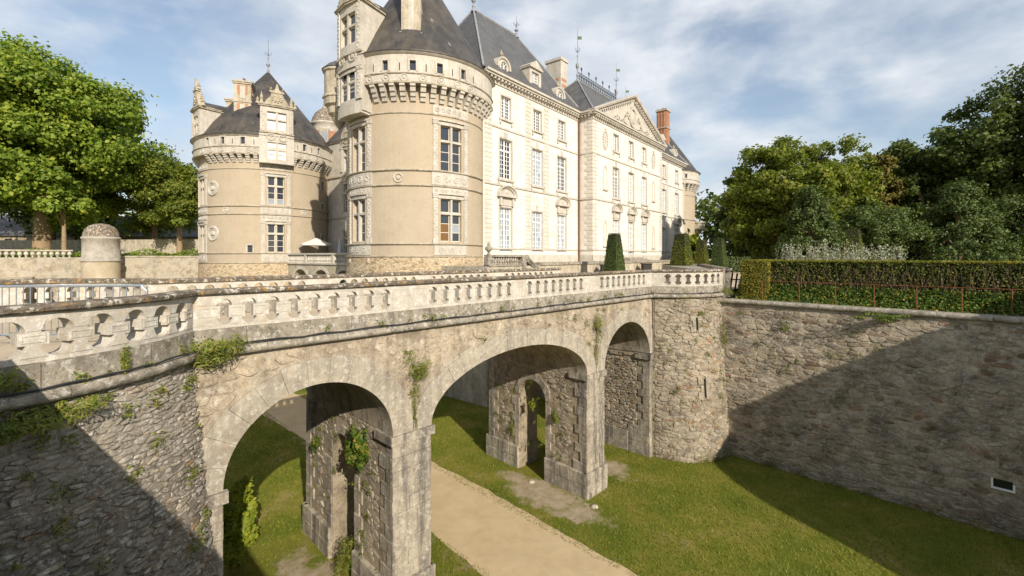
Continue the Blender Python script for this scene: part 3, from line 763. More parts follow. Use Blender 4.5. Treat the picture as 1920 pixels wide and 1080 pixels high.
PIERS = [(4.11, 5.25), (12.29, 13.47)]
DQ0, DQ1, DSP = 2.05, 3.52, 3.2
def pier(s0, s1, seed):
    rg = random.Random(seed)
    dm, dr = (DQ0 + DQ1) / 2, (DQ1 - DQ0) / 2
    prof = [(.03, -.1), (DQ0 + .02, -.1), (DQ0 + .02, DSP)] + [(dm - (dr - .02) * math.cos(PI * k / 12), DSP + (dr - .02) * math.sin(PI * k / 12)) for k in range(1, 12)] + [(DQ1 - .02, DSP), (DQ1 - .02, -.1), (QW - .03, -.1), (QW - .03, ZS + .02), (.03, ZS + .02)]
    Ms = lambda a, z, d: B(s0 - d, a, z)
    MB().prism(lambda a, z, d: B(s0 + .035 - d, a, z), prof, -(s1 - s0 - .07), 0).obj('pier_core', 'rubble_mortar', bridge)
    zc = [.93 + (4.41 - .93) * k / 10 for k in range(11)]
    Mr = lambda a, z, d: B(s1 + d, a, z)
    for k in range(10):
        z0, z1 = zc[k] + .003, zc[k + 1] - .003
        w = s1 - s0
        sp = [w * (.40 if k % 2 else .58)] if k % 4 != 3 else []
        xs = [s0 - .002] + [s0 + x + rg.uniform(-.06, .06) for x in sp] + [s1 + .002]
        for p, q in zip(xs, xs[1:]):
            MB().block(Mf, p + .002, q - .002, z0, z1, .0 + rg.uniform(-.006, .012), .012, .05).obj('ashlar_block', 'ashlar_block', bridge)
            MB().block(Mb, p + .002, q - .002, z0, z1, .0, .012, .05).obj('ashlar_block', 'ashlar_block', bridge)
        lo = .36 if k % 2 else .62
        for Mq in (Ms, Mr):
            spans = [(.0, lo + rg.uniform(-.05, .05)), (QW - (.62 if k % 2 else .36), QW)]
            if z1 < DSP + .12: spans += [(DQ0 - (.28 if k % 2 else .46), DQ0), (DQ1, DQ1 + (.46 if k % 2 else .28))]
            for p, q in spans:
                MB().block(Mq, p + .002, q - .002, z0, z1, .0 + rg.uniform(-.008, .012), .012, .05).obj('ashlar_block', 'ashlar_block', bridge)
    # plinth
    for (z0, z1) in ((-.1, .46), (.466, .93)):
        for p, q in ((s0 - .09, (s0 + s1) / 2 + rg.uniform(-.2, .2)), (None, s1 + .09)):
            if p is None: p = last
            last = q
            MB().block(Mf, p + .002, q - .002, z0, z1, .1, .02, .1).obj('plinth_block', 'ashlar_block', bridge)
            MB().block(Mb, p + .002, q - .002, z0, z1, .1, .02, .1).obj('plinth_block', 'ashlar_block', bridge)
        for Mq in (Ms, Mr):
            for a0, a1 in ((0, DQ0), (DQ1, QW)):
                n = 3; xs = [a0] + [a0 + (a1 - a0) * (i / n + rg.uniform(-.07, .07)) for i in range(1, n)] + [a1]
                for p, q in zip(xs, xs[1:]):
                    MB().block(Mq, p + .002, q - .002, z0, z1, .09 + rg.uniform(-.01, .01), .02, .1).obj('plinth_block', 'ashlar_block', bridge)
    # imposts
    MB().mbox(Mf, s0 - .075, s1 + .075, 4.413, 4.637, -.05, .075).obj('impost', 'ashlar_block', bridge)
    for Mq in (Ms, Mr): MB().mbox(Mq, .055, .8, 4.415, 4.635, -.05, .073).obj('impost', 'ashlar_block', bridge)
    # arch of the little doorway through the pier
    for Mq in (Ms, Mr):
        n = 9
        for k in range(n):
            a, b = PI * k / n + .012, PI * (k + 1) / n - .012
            th = .26 + rg.uniform(-.05, .09)
            poly = [(dm - dr * math.cos(t), DSP + dr * math.sin(t)) for t in (a, (a + b) / 2, b)] + [(dm - (dr + th) * math.cos(t), DSP + (dr + th) * math.sin(t)) for t in (b, (a + b) / 2, a)]
            MB().prism(Mq, poly, -.06, rg.uniform(-.01, .012)).obj('voussoir', 'ashlar_block', bridge)
    def ins(a, z):
        if z < .95 or z > 4.62: return False
        k = min(9, max(0, int((z - .93) / .348)))
        if a < .66 or a > QW - .66: return False
        if z > DSP + .1: return (a - dm) ** 2 + (z - DSP) ** 2 > (dr + .36) ** 2
        return a < DQ0 - .48 or a > DQ1 + .48
    cl = rubble_cells(.6, QW - .6, .94, 4.62, .27, .15, seed, ins)
    rubble(bridge, lambda a, z, d: B(s0 + .035 - d, a, z), cl, 'rubble_stone', seed + 1, .009, .024, 150, 'stone')
for i, (a, b) in enumerate(PIERS): pier(a, b, 31 + i)

# abutments
MB().prism(lambda a, z, d: B(a, -d, z), [(-1.2, -.1), (.46, -.1), (.46, 4.6), (-1.2, 4.6)], -QW + .03, -.04).obj('abutment', 'rubble_mortar', bridge)
MB().prism(lambda a, z, d: B(a, -d, z), [(17.165, -.1), (19.8, -.1), (19.8, 4.6), (17.165, 4.6)], -QW + .03, -.04).obj('abutment', 'rubble_mortar', bridge)
rga = random.Random(77)
for k in range(13):
    z0, z1 = -.1 + .347 * k, -.1 + .347 * (k + 1) - .006
    MB().block(Mf, -.45, .49, z0, z1, rga.uniform(-.006, .01), .012, .06).obj('ashlar_block', 'ashlar_block', bridge)
    MB().block(lambda a, z, d: B(.49 + d, a, z), 0, .5 if k % 2 else .8, z0, z1, rga.uniform(-.006, .01), .012, .06).obj('ashlar_block', 'ashlar_block', bridge)
    Mj = lambda a, z, d: B(17.13 - d, a, z)
    MB().block(Mj, .0, (.34 if k % 2 else .6) if k > 3 else 1.1, z0, z1, rga.uniform(-.006, .01), .012, .06).obj('ashlar_block', 'ashlar_block', bridge)
    MB().block(Mf, 17.13, 17.5, z0, z1, rga.uniform(-.006, .01), .012, .06).obj('ashlar_block', 'ashlar_block', bridge)
    if k < 3:
        xs = [1.1, 2.2 + rga.uniform(-.2, .2), 3.3 + rga.uniform(-.2, .2), 4.4, QW - .1]
        for p, q in zip(xs, xs[1:]):
            MB().block(Mj, p + .003, q - .003, z0, z1, .03 + rga.uniform(-.006, .01), .012, .06).obj('ashlar_block', 'ashlar_block', bridge)
MB().mbox(Mf, -.4, .565, 4.413, 4.637, -.05, .075).obj('impost', 'ashlar_block', bridge)
MB().mbox(Mj, -.07, .7, 4.413, 4.637, -.05, .075).obj('impost', 'ashlar_block', bridge)
MB().mbox(Mf, 17.055, 17.5, 4.415, 4.635, -.05, .07).obj('impost', 'ashlar_block', bridge)
cl = rubble_cells(.62, QW - .1, .95, 4.6, .24, .13, 91)
rubble(bridge, lambda a, z, d: B(17.165 - d, a, z), cl, 'rubble_stone', 92, .008, .03, 110, 'stone')
# deck and parapets
MB().mbox(Mf, -.9, 19.5, ZC0 + .002, DECK, -QW + .3, -.3).obj('deck', 'gravel', bridge)
SL = [.51 + .425 * i for i in range(9)] + [5.31 + .404 * i for i in range(8)] + [9.1 + .403 * i for i in range(8)] + [13.28 + .4125 * i for i in range(9)]
parapet(bridge, Mf, -.02, 17.34, SL, .13, .072, .15, False, 3)
parapet(bridge, Mb, -.02, 17.34, SL, .13, .072, .15, False, 4)
# drain spouts under the cornice
for a in (4.7, 12.9):
    p = B(a, 0, 6.35 if a < 6 else 6.3)
    MB().tube([B(a, .1, p[2] + .03), B(a, -.1, p[2]), B(a, -.28, p[2] - .05)], .06, 8).obj('drain_spout', 'ashlar_block', bridge)

# ------------------------------------------------------------------ round bastions of the bridge heads
def bastion(name, C, r0, th0, th1, slots, label, stone, mortar, cw, ch, vis, seed, prot, gap, z_top=ZC0, bat=.085, slot=(.165, .09), cornice=True, limit=300):
    root = empty(name, (C[0], C[1], 0), label, 'bastion')
    def Mp(a, z, d):
        t = a / r0; rr = r0 + max(0, z_top - z) * bat * (min(1, max(0, (t - th0) / R(30))) if seed == 111 else 1) + d
        return (C[0] + rr * math.cos(t), C[1] + rr * math.sin(t), z)
    a0, a1 = th0 * r0, th1 * r0
    mb = wallgrid(lambda a, z, d: Mp(a, z, d - .035), a0, a1, -.1, z_top, (), 0, .15)
    mb.obj('wall', mortar, root)
    n = 24
    pz = DECK + (.004 if seed == 131 else .008)
    fan = [(C[0], C[1], pz)] + [(C[0] + (r0 - .3) * math.cos(2 * PI * k / n), C[1] + (r0 - .3) * math.sin(2 * PI * k / n), pz) for k in range(n + 1)]
    MB().add(fan, [(0, k + 1, k + 2) for k in range(n)]).obj('paving', 'gravel', root)
    if cw:
        cl = rubble_cells(vis[0] * r0, vis[1] * r0, 0, z_top - .02, cw, ch, seed, None, .26 if seed == 101 else .2)
        rubble(root, lambda a, z, d: Mp(a, z, d - .035), cl, stone, seed + 1, gap, prot, limit, 'stone')
    parapet(root, lambda a, z, d: Mp(a, z, d), a0, a1, slots, slot[0], slot[1], .28, True, seed + 2, cornice)
    return root, Mp
CL = (-9.1, 7.4); RL = 3.4
sl = [(-1.92 + .478 * i) for i in range(6)]
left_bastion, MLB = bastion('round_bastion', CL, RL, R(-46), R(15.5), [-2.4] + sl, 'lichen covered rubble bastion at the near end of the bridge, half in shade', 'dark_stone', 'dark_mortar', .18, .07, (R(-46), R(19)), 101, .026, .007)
CR = (7.5, 23.7); RR = 3.3
sr = [-5.67 + .467 * i for i in range(7)]
right_bastion, MRB = bastion('round_bastion', CR, RR, R(-112), R(-40), sr, 'sunlit round rubble bastion at the far end of the bridge', 'rubble_stone', 'rubble_mortar', .30, .145, (R(-109), R(-14)), 111, .03, .009, bat=.08, slot=(.15, .085))
# wall of the far bastion runs on round under the parapet
MB2 = wallgrid(lambda a, z, d: MRB(a, z, d - .035), R(-40) * RR, R(0) * RR, -.1, ZC0, (), 0, .15); MB2.obj('wall', 'rubble_mortar', right_bastion)
MB().mbox(MRB, R(-40) * RR, R(-33) * RR, ZC1, ZP1 + .05, -.3, .03, 3).obj('end_post', 'grey_course', right_bastion)
# arrow slits with dressed surrounds
for a, z, h in ((R(-72) * RR, 3.2, .8), (R(-76) * RR, 6.05, .55)):
    MB().mbox(MRB, a - .045, a + .045, z - h / 2, z + h / 2, -.02, .02).obj('arrow_slit', 'interior', right_bastion)
    for k in range(3):
        z0 = z - h / 2 - .1 + (h + .2) * k / 3
        for sgn in (-1, 1):
            w = .16 if k % 2 else .27
            x0, x1 = (a - .05 - w, a - .05) if sgn < 0 else (a + .05, a + .05 + w)
            MB().block(MRB, x0, x1, z0 + .004, z0 + (h + .2) / 3 - .004, .03, .012, .06).obj('ashlar_block', 'rubble_stone', right_bastion)
CL2 = (-11.1, 9.4)
b2, _ = bastion('round_bastion', CL2, RL, R(62), R(137), [R(66) * RL + .48 * i for i in range(8)], 'low round bastion behind the steel barrier, beyond the bridge roadway', 'dark_stone', 'rubble_mortar', None, .1, (0, 0), 131, .04, .012)
# gap-filling pier where the near bastion meets the bridge
# ------------------------------------------------------------------ moat walls
MWALL = lambda a, z, d: B(SCARP - d - max(0, 6.9 - z) * .05, -a, z)
garden_wall = empty('retaining_wall', B(SCARP, -7, 0), 'tall mortared rubble retaining wall below the clipped hedge, half in shade', 'wall')
wallgrid(lambda a, z, d: MWALL(a, z, d - .018), -2.2, 17.5, -.1, 6.9, (), 0, .6).obj('wall_face', 'wall_mortar', garden_wall)
cl = rubble_cells(1.5, 14.6, 0, 6.88, .31, .145, 141, None, .32)
rubble(garden_wall, lambda a, z, d: MWALL(a, z, d - .022), cl, 'wall_stone', 142, .010, .022, 300, 'stone')
c = [1.7]; rgc = random.Random(4)
while c[-1] < 17: c.append(c[-1] + rgc.uniform(.9, 1.5))
for p, q in zip(c, c[1:]):
    sect = [(.0, -.4)] + [(.1 + .1 * math.sin(t), .02 + .1 * math.cos(t)) for t in [(-90 + 30 * k) * PI / 180 for k in range(7)]] + [(.2, -.4)]
    MB().sweep(MWALL, [(p + .005, 6.9), (q - .005, 6.9)], [(h, d + wob(p) * .02) for h, d in sect]).obj('coping_stone', 'grey_course', garden_wall)
# small white vent window low in the wall
vw = MB(); a, z = 10.95, 1.62
for p, q, z0, z1 in ((a - .27, a + .27, z - .18, z - .13), (a - .27, a - .22, z - .13, z + .13), (a + .22, a + .27, z - .13, z + .04)): vw.mbox(MWALL, p, q, z0, z1, -.05, .06)
o = vw.obj('vent_window', 'white_paint', garden_wall)
MB().mbox(MWALL, a - .22, a + .22, z - .13, z + .13, -.05, .004).obj('opening', 'hedge_core', o)
# round corner bastion of the garden terrace, beside the camera's field of view; it throws the big shadow
corner = empty('round_bastion', (26.5, 5.0, 0), 'great round corner bastion of the garden terrace beyond the retaining wall', 'bastion')
mb = MB(); mb.lathe((26.5, 5.0, 0), [(10.4, -.1), (10.15, 7.0), (10.25, 7.0), (10.25, 7.2), (10.1, 7.2), (10.1, 8.9), (9.2, 8.9), (9.2, 7.2), (0, 7.2)], 72)
mb.obj('wall', 'rubble_mortar', corner)
shadow_hedge = empty('hedge', (18.6, 11.2, 7.2), 'unseen clipped hedge added on the corner bastion rim to raise its shadow', 'hedge')  # hedge out of view, added to lift the shadow edge on the garden wall
mb = MB(); mb.mbox(lambda a, z, d: (26.5 + (9.95 + d) * math.cos(R(a)), 5 + (9.95 + d) * math.sin(R(a)), z), 126, 166, 7.2, 9.95, -.9, 0, 12); mb.obj('core', 'hedge_core', shadow_hedge)
bank_wall = empty('retaining_wall', B(BANK, -20, 0), 'outer moat wall with parapet running back from the near bastion', 'wall')
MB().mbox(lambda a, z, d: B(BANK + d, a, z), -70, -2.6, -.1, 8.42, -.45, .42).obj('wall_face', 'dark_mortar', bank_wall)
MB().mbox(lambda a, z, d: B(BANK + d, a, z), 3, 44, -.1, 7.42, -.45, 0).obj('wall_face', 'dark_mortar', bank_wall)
scarp = empty('retaining_wall', B(SCARP, 10, 0), 'scarp wall of the terrace between bridge and castle', 'wall')
MB().mbox(lambda a, z, d: B(SCARP - d, a, z), 3, 30, -.1, 7.42, -.5, 0).obj('wall_face', 'rubble_mortar', scarp)
# wall closing the moat far behind, with a baluster rail and a domed guard turret
MEND = lambda a, z, d: B(a, 44 - d, z)
end_wall = empty('retaining_wall', B(3, 44, 0), 'weathered grey wall closing the moat under the trees', 'wall')
mb = MB(); mb.mbox(MEND, -70, 16, -.1, 8.98, -.5, 0); mb.mbox(MEND, 2.5, 16, 8.98, 9.12, -.6, .06)
mb.obj('wall_face', stone_mat('old_wall_render', [(.3, (.36, .30, .20)), (.5, (.50, .44, .33)), (.7, (.40, .36, .29))], 1.2, dark=.45, moss=.6, white=.4, bump=.8, bscale=8, bdist=.06, mossc=(.13, .08, .03)), end_wall)
balrow = MB()
balm = mesh('baluster', *(lambda m: (m.v, m.f))(MB().lathe((0, 0, 0), [(.07, 0), (.07, .05), (.05, .08), (.16, .26), (.1, .44), (.08, .47), (.12, .5)], 8)), 'limestone_trim')
MB().mbox(MEND, -24, -.6, 9.5, 9.62, -.3, .1).obj('rail', 'limestone_grey', end_wall)
for k in range(62):
    link('baluster', balm, end_wall, B(-.8 - k * .36, 44.05, 8.99))
turret = empty('guard_turret', B(1.15, 43.0, 0), 'squat domed stone guard turret standing at the end of the moat', 'turret')
tc = B(1.15, 43.0, 0)
MB().lathe(tc, [(1.33, -.1), (1.3, 8.6)], 28).obj('base', stone_mat('peeling_render', [(.3, (.42, .33, .21)), (.55, (.5, .42, .29)), (.7, (.60, .54, .43))], .9, white=.35, bump=.5, bscale=7), turret, smooth=True)
MB().lathe(tc, [(1.3, 8.6), (1.37, 8.62), (1.37, 8.76), (1.28, 8.78), (1.25, 10.5), (1.31, 10.55), (1.33, 10.7), (1.24, 10.76)], 28).obj('drum', stone_mat('grey_drum_stone', [(.3, (.36, .33, .28)), (.7, (.50, .46, .38))], .9, dark=.3, bump=.4), turret, smooth=True)
MB().lathe(tc, [(1.24, 10.74), (1.2, 11.05), (1.08, 11.38), (.86, 11.66), (.5, 11.85), (0, 11.92)], 28).obj('dome', 'lichen_coping', turret, smooth=True)

# ------------------------------------------------------------------ castle: windows and ornament
JX, JY = -2.16, 33.4; UF = (.625, .781); NF = (-.781, .625)
def Cw(u, y, z): return (JX + u * UF[0] + y * NF[0], JY + u * UF[1] + y * NF[1], z)
MW = lambda a, z, d: Cw(a, -d, z)                     # main facade
PA = 1.57; VA = 13.83; VW = 17.9
MA = lambda a, z, d: Cw(VA + a, -PA - d, z)           # projecting centre block
MR = lambda a, z, d: Cw(VA - d, -a, z)                # its return, facing the tower

def french_window(root, Mp, ac, z0, z1, w, cols=4, rows=8, mat='glass_dark', set_in=.2, transom=None, paint='white_paint', double=True):
    """painted casement with glazing bars; the panes are separate sheets of glass behind them"""
    d1 = -set_in; d0 = d1 - .05; a0, a1 = ac - w / 2, ac + w / 2
    mb = MB(); fr = .075
    mb.mbox(Mp, a0, a0 + fr, z0, z1, d0, d1); mb.mbox(Mp, a1 - fr, a1, z0, z1, d0, d1)
    mb.mbox(Mp, a0 + fr, a1 - fr, z0, z0 + .12, d0, d1); mb.mbox(Mp, a0 + fr, a1 - fr, z1 - fr, z1, d0, d1)
    zs = [z0 + .12, z1 - fr]
    bands = [(z0 + .12, z1 - fr, rows)]
    if transom:
        zt = z0 + (z1 - z0) * transom
        mb.mbox(Mp, a0 + fr, a1 - fr, zt - .06, zt + .06, d0, d1 + .02)
        r2 = max(1, round(rows * (1 - transom))); bands = [(z0 + .12, zt - .06, rows - r2), (zt + .06, z1 - fr, r2)]
    if double: mb.mbox(Mp, ac - .055, ac + .055, z0 + .12, z1 - fr, d0, d1 + .01)
    iw = (a1 - a0 - 2 * fr)
    for k in range(1, cols):
        if double and cols % 2 == 0 and k == cols // 2: continue
        x = a0 + fr + iw * k / cols
        for p, q, n in bands: mb.mbox(Mp, x - .018, x + .018, p, q, d0 + .01, d1 - .004)
    for p, q, n in bands:
        for k in range(1, n):
            z = p + (q - p) * k / n
            mb.mbox(Mp, a0 + fr, a1 - fr, z - .018, z + .018, d0 + .012, d1 - .006)
    win = mb.obj('window', paint, root)
    g = MB()
    for p, q, n in bands:
        for j in range(n):
            for k in range(cols):
                x0, x1 = a0 + fr + iw * k / cols, a0 + fr + iw * (k + 1) / cols
                y0, y1 = p + (q - p) * j / n, p + (q - p) * (j + 1) / n
                dd = d0 + .012 + .004 * wob(j * 7 + k, ac)
                g.add([Mp(x0, y0, dd), Mp(x1, y0, dd), Mp(x1, y1, dd), Mp(x0, y1, dd)], [(0, 1, 2, 3)])
    g.obj('glass', mat, win)
    return win

def cross_window(root, Mp, ac, z0, z1, w, mats=None, set_in=.22, rows=3, split=.34, n=2):
    """stone mullion and transom with leaded casements"""
    a0, a1 = ac - w / 2, ac + w / 2; zt = z1 - (z1 - z0) * split
    mb = MB(); d0, d1 = -set_in - .05, -.04
    mb.mbox(Mp, ac - .075, ac + .075, z0, z1, d0, d1)
    mb.mbox(Mp, a0, ac - .075, zt - .07, zt + .07, d0, d1 - .01); mb.mbox(Mp, ac + .075, a1, zt - .07, zt + .07, d0, d1 - .01)
    win = mb.obj('window', 'limestone_trim', root)
    fr = MB(); i = 0
    for (p, q) in ((a0, ac - .075), (ac + .075, a1)):
        for (y0, y1, r) in ((z0, zt - .07, rows), (zt + .07, z1, 1)):
            f = .05; dd0, dd1 = -set_in - .03, -set_in + .01
            fr.mbox(Mp, p, p + f, y0, y1, dd0, dd1); fr.mbox(Mp, q - f, q, y0, y1, dd0, dd1)
            fr.mbox(Mp, p + f, q - f, y0, y0 + f, dd0, dd1); fr.mbox(Mp, p + f, q - f, y1 - f, y1, dd0, dd1)
            for k in range(1, r):
                z = y0 + (y1 - y0) * k / r; fr.mbox(Mp, p + f, q - f, z - .02, z + .02, dd0, dd1 - .004)
            for k in range(r):
                u0, u1 = y0 + (y1 - y0) * k / r, y0 + (y1 - y0) * (k + 1) / r
                dd = -set_in - .01
                m = (mats[i % len(mats)] if mats else 'glass_dark'); i += 1
                MB().add([Mp(p, u0, dd), Mp(q, u0, dd), Mp(q, u1, dd), Mp(p, u1, dd)], [(0, 1, 2, 3)]).obj('pane', m, win)
    fr.obj('sash', 'cream_paint', win)
    return win

def ornament(mb, Mp, a0, a1, z0, z1, d, seed, dens=1.0):
    """carved scrolls and rosettes in relief"""
    rg = random.Random(seed); h = z1 - z0; w = a1 - a0; n = max(2, int(w / h * 1.3 * dens))
    for k in range(n):
        a = a0 + w * (k + .5) / n; r = min(h * .36, w / n * .42)
        if k % 2 == 0:
            mb.ring(Mp, a, (z0 + z1) / 2, r * .75, r * .22, d, d + .035, 10); mb.disc(Mp, a, (z0 + z1) / 2, r * .35, d, d + .045, 8, None, 1)
        else:
            for t in range(5):
                q = 2 * PI * t / 5 + rg.random()
                mb.disc(Mp, a + r * .6 * math.cos(q), (z0 + z1) / 2 + r * .6 * math.sin(q), r * .36, d, d + .04, 7, None, 1)

def ren_bay(root, Mp, ac, W, z0, z1, zf0, zf1, seed, n=3):
    """renaissance window surround: two carved pilasters with capitals, entablature and frieze"""
    mb = MB(); pw = .30
    for s in (-1, 1):
        c = ac + s * (W / 2 - pw / 2)
        mb.mbox(Mp, c - pw / 2, c + pw / 2, z0 - .12, z1 + .28, -.02, .07)
        mb.mbox(Mp, c - pw / 2 - .04, c + pw / 2 + .04, z0 - .12, z0 + .16, -.02, .10)
        mb.mbox(Mp, c - pw / 2 - .05, c + pw / 2 + .05, z1 + .06, z1 + .28, -.02, .11)
    mb.mbox(Mp, ac - W / 2 + pw, ac + W / 2 - pw, z1 + .02, z1 + .22, -.02, .045, n)
    mb.mbox(Mp, ac - W / 2 - .06, ac + W / 2 + .06, z1 + .28, z1 + .40, -.02, .14, n)
    mb.obj('window_surround', 'limestone_trim', root)
    for s in (-1, 1):
        c = ac + s * (W / 2 - pw / 2); m = MB()
        k = max(4, int((z1 - z0) / .22))
        for i in range(k):
            z = z0 + .22 + (z1 - z0 - .25) * (i + .5) / k
            m.disc(Mp, c + (.045 if i % 2 else -.045), z, .065, .065, .105, 7, .085, 1)
        m.disc(Mp, c - .1, z1 + .2, .07, .105, .15, 8, None, 1); m.disc(Mp, c + .1, z1 + .2, .07, .105, .15, 8, None, 1)
        m.obj('pilaster_carving', 'limestone_trim', root, kind='stuff')
    if zf1 > zf0:
        m = MB(); m.mbox(Mp, ac - W / 2 - .05, ac + W / 2 + .05, zf0, zf1, -.02, .05, n)
        ornament(m, Mp, ac - W / 2 + .05, ac + W / 2 - .05, zf0 + .02, zf1 - .02, .05, seed)
        m.obj('carved_frieze', 'limestone_trim', root)

def finial(root, p, h, name='finial', mat='lead', vane=True, iron='iron'):
    x, y, z = p
    MB().lathe(p, [(.28, -.25), (.16, .05), (.1, .12), (.1, .22 * h * .3), (.16, .09 * h), (.08, .11 * h), (.06, .2 * h), (.17, .235 * h), (.21, .27 * h), (.15, .31 * h), (.05, .34 * h), (.04, .44 * h), (.1, .46 * h), (.03, .49 * h), (0, .5 * h)], 10).obj(name, mat, root, smooth=True)
    mb = MB(); mb.tube([(x, y, z + .45 * h), (x, y, z + h)], .025, 5, .01)
    for k in range(4):
        a = k * PI / 2 + .4
        pts = [(x + math.cos(a) * r, y + math.sin(a) * r, z + h * (.56 + q)) for r, q in ((0, 0), (.16, -.02), (.3, .02), (.3, .05), (.2, .05))]
        mb.tube(pts, .018, 4)
    f = mb.obj('finial_rod', iron, root)
    if vane: MB().box(x - .02, x + .45, y - .012, y + .012, z + .78 * h, z + .84 * h).obj('weather_vane', 'vane', f)

def urn(mb, p, s=1.0):
    mb.lathe(p, [(.16 * s, 0), (.1 * s, .06 * s), (.06 * s, .14 * s), (.2 * s, .3 * s), (.22 * s, .42 * s), (.12 * s, .5 * s), (.08 * s, .54 * s), (.1 * s, .62 * s), (.03 * s, .78 * s), (0, .8 * s)], 8)

def pinnacle(mb, p, h):
    mb.lathe(p, [(.2, 0), (.2, .12 * h), (.13, .15 * h), (.12, .4 * h), (.19, .43 * h), (.1, .5 * h), (.13, .56 * h), (.07, .66 * h), (.1, .71 * h), (.03, .84 * h), (.05, .87 * h), (0, h)], 6)

def gable_dormer(root, Mp, ac, W, zb, zc, zg, d, seed, back=2.4, win=None, pin=1.5, roof=True, glass=None):
    """stone dormer rising through the eaves: window, cornice, carved gable, two pinnacles, slate saddle roof behind"""
    a0, a1 = ac - W / 2, ac + W / 2
    holes = [win] if win else []
    flat = lambda a, z, dd: (lambda p, n: (p[0] + n[0], p[1] + n[1], z))(Mp(a, z, dd), (0, 0))
    wallgrid(lambda a, z, dd: Mp(a, z, d + dd), a0, a1, zb, zc, holes, .25, W / 3).obj('dormer_front', 'limestone_trim', root)
    for s in (a0, a1):
        e = .16 if s == a0 else -.16
        MB().mbox(Mp, min(s, s + e), max(s, s + e), zb, zc, d - back, d - .003).obj('dormer_cheek', 'limestone_trim', root)
    if win:
        cross_window(root, lambda a, z, dd: Mp(a, z, d + dd), (win[0] + win[1]) / 2, win[2], win[3], win[1] - win[0], glass, .2, 1, .42)
    for s in (-1, 1):
        mb = MB(); c = ac + s * (W / 2 - .17); mb.mbox(Mp, c - .16, c + .16, zb + .05, zc - .12, d + .002, d + .075)
        for i in range(int((zc - zb) / .26)): mb.disc(Mp, c + (.05 if i % 2 else -.05), zb + .25 + i * .26, .07, d + .07, d + .115, 7, .09, 1)
        mb.obj('pilaster', 'limestone_trim', root)
    mb = MB(); mb.mbox(Mp, a0 - .14, a1 + .14, zc, zc + .12, d - back, d + .17, 2); mb.mbox(Mp, a0 - .2, a1 + .2, zc + .12, zc + .2, d - back * .7, d + .24, 2)
    mb.obj('dormer_cornice', 'limestone_grey', root)
    MB().mbox(Mp, a0 - .06, a1 + .06, zb - .1, zb, d - .1, d + .14, 2).obj('dormer_sill', 'limestone_grey', root)
    H = zg - zc - .2; z2 = zc + .2; g = W * .5
    poly = [(ac - g * .78, z2), (ac + g * .78, z2), (ac + g * .62, z2 + .2 * H), (ac + g * .40, z2 + .38 * H), (ac + g * .33, z2 + .56 * H), (ac - g * .33, z2 + .56 * H), (ac - g * .40, z2 + .38 * H), (ac - g * .62, z2 + .2 * H)]
    mb = MB(); mb.prism(Mp, poly, d - .3, d + .05)
    mb.mbox(Mp, ac - g * .42, ac + g * .42, z2 + .56 * H, z2 + .62 * H, d - .32, d + .12)
    mb.prism(Mp, [(ac - g * .36, z2 + .62 * H), (ac + g * .36, z2 + .62 * H), (ac + g * .12, z2 + .74 * H), (ac + .05, z2 + H), (ac - .05, z2 + H), (ac - g * .12, z2 + .74 * H)], d - .22, d + .03)
    for k in range(9):
        q = 2 * PI * k / 9; mb.disc(Mp, ac + g * .3 * math.cos(q), z2 + .28 * H + .14 * H * math.sin(q), .09, d + .045, d + .1, 7, None, 1)
    mb.disc(Mp, ac, z2 + .28 * H, g * .2, d + .045, d + .11, 10, None, 1)
    mb.obj('dormer_gable', 'limestone_grey', root)
    for a, z, hh in [(ac + s * g * q, z2, h_) for s in (-1, 1) for q, h_ in ((.92, pin), (1.16, pin * .55))] + [(ac + s * g, z2 + .62 * H, pin * .4) for s in (-.36, .36)]:
        mb = MB(); pinnacle(mb, Mp(a, z, d - .15), hh); mb.obj('pinnacle', 'limestone_grey', root)
    if roof:
        zr = zc + .2; rz = zc + W * .42
        mb = MB(); v = [Mp(a0 - .1, zr, d - .3), Mp(a1 + .1, zr, d - .3), Mp(ac, rz, d - .3), Mp(a0 - .1, zr, d - back - 1.6), Mp(a1 + .1, zr, d - back - 1.6), Mp(ac, rz, d - back - 1.6)]
        mb.add(v, [(0, 1, 2), (0, 2, 5, 3), (1, 4, 5, 2)]); mb.obj('dormer_roof', 'slate', root)
        for s, e in ((a0, .02), (a1, -.02)):
            mb = MB()
            v = [Mp(s + e, zb, d - .45), Mp(s + e, zc + .1, d - .45), Mp(s + e, zc + .1, d - back - 1.4), Mp(s + e, zb, d - back - .2)]
            mb.add(v, [(0, 1, 2, 3)]).obj('slate_cheek', 'slate_blue', root)

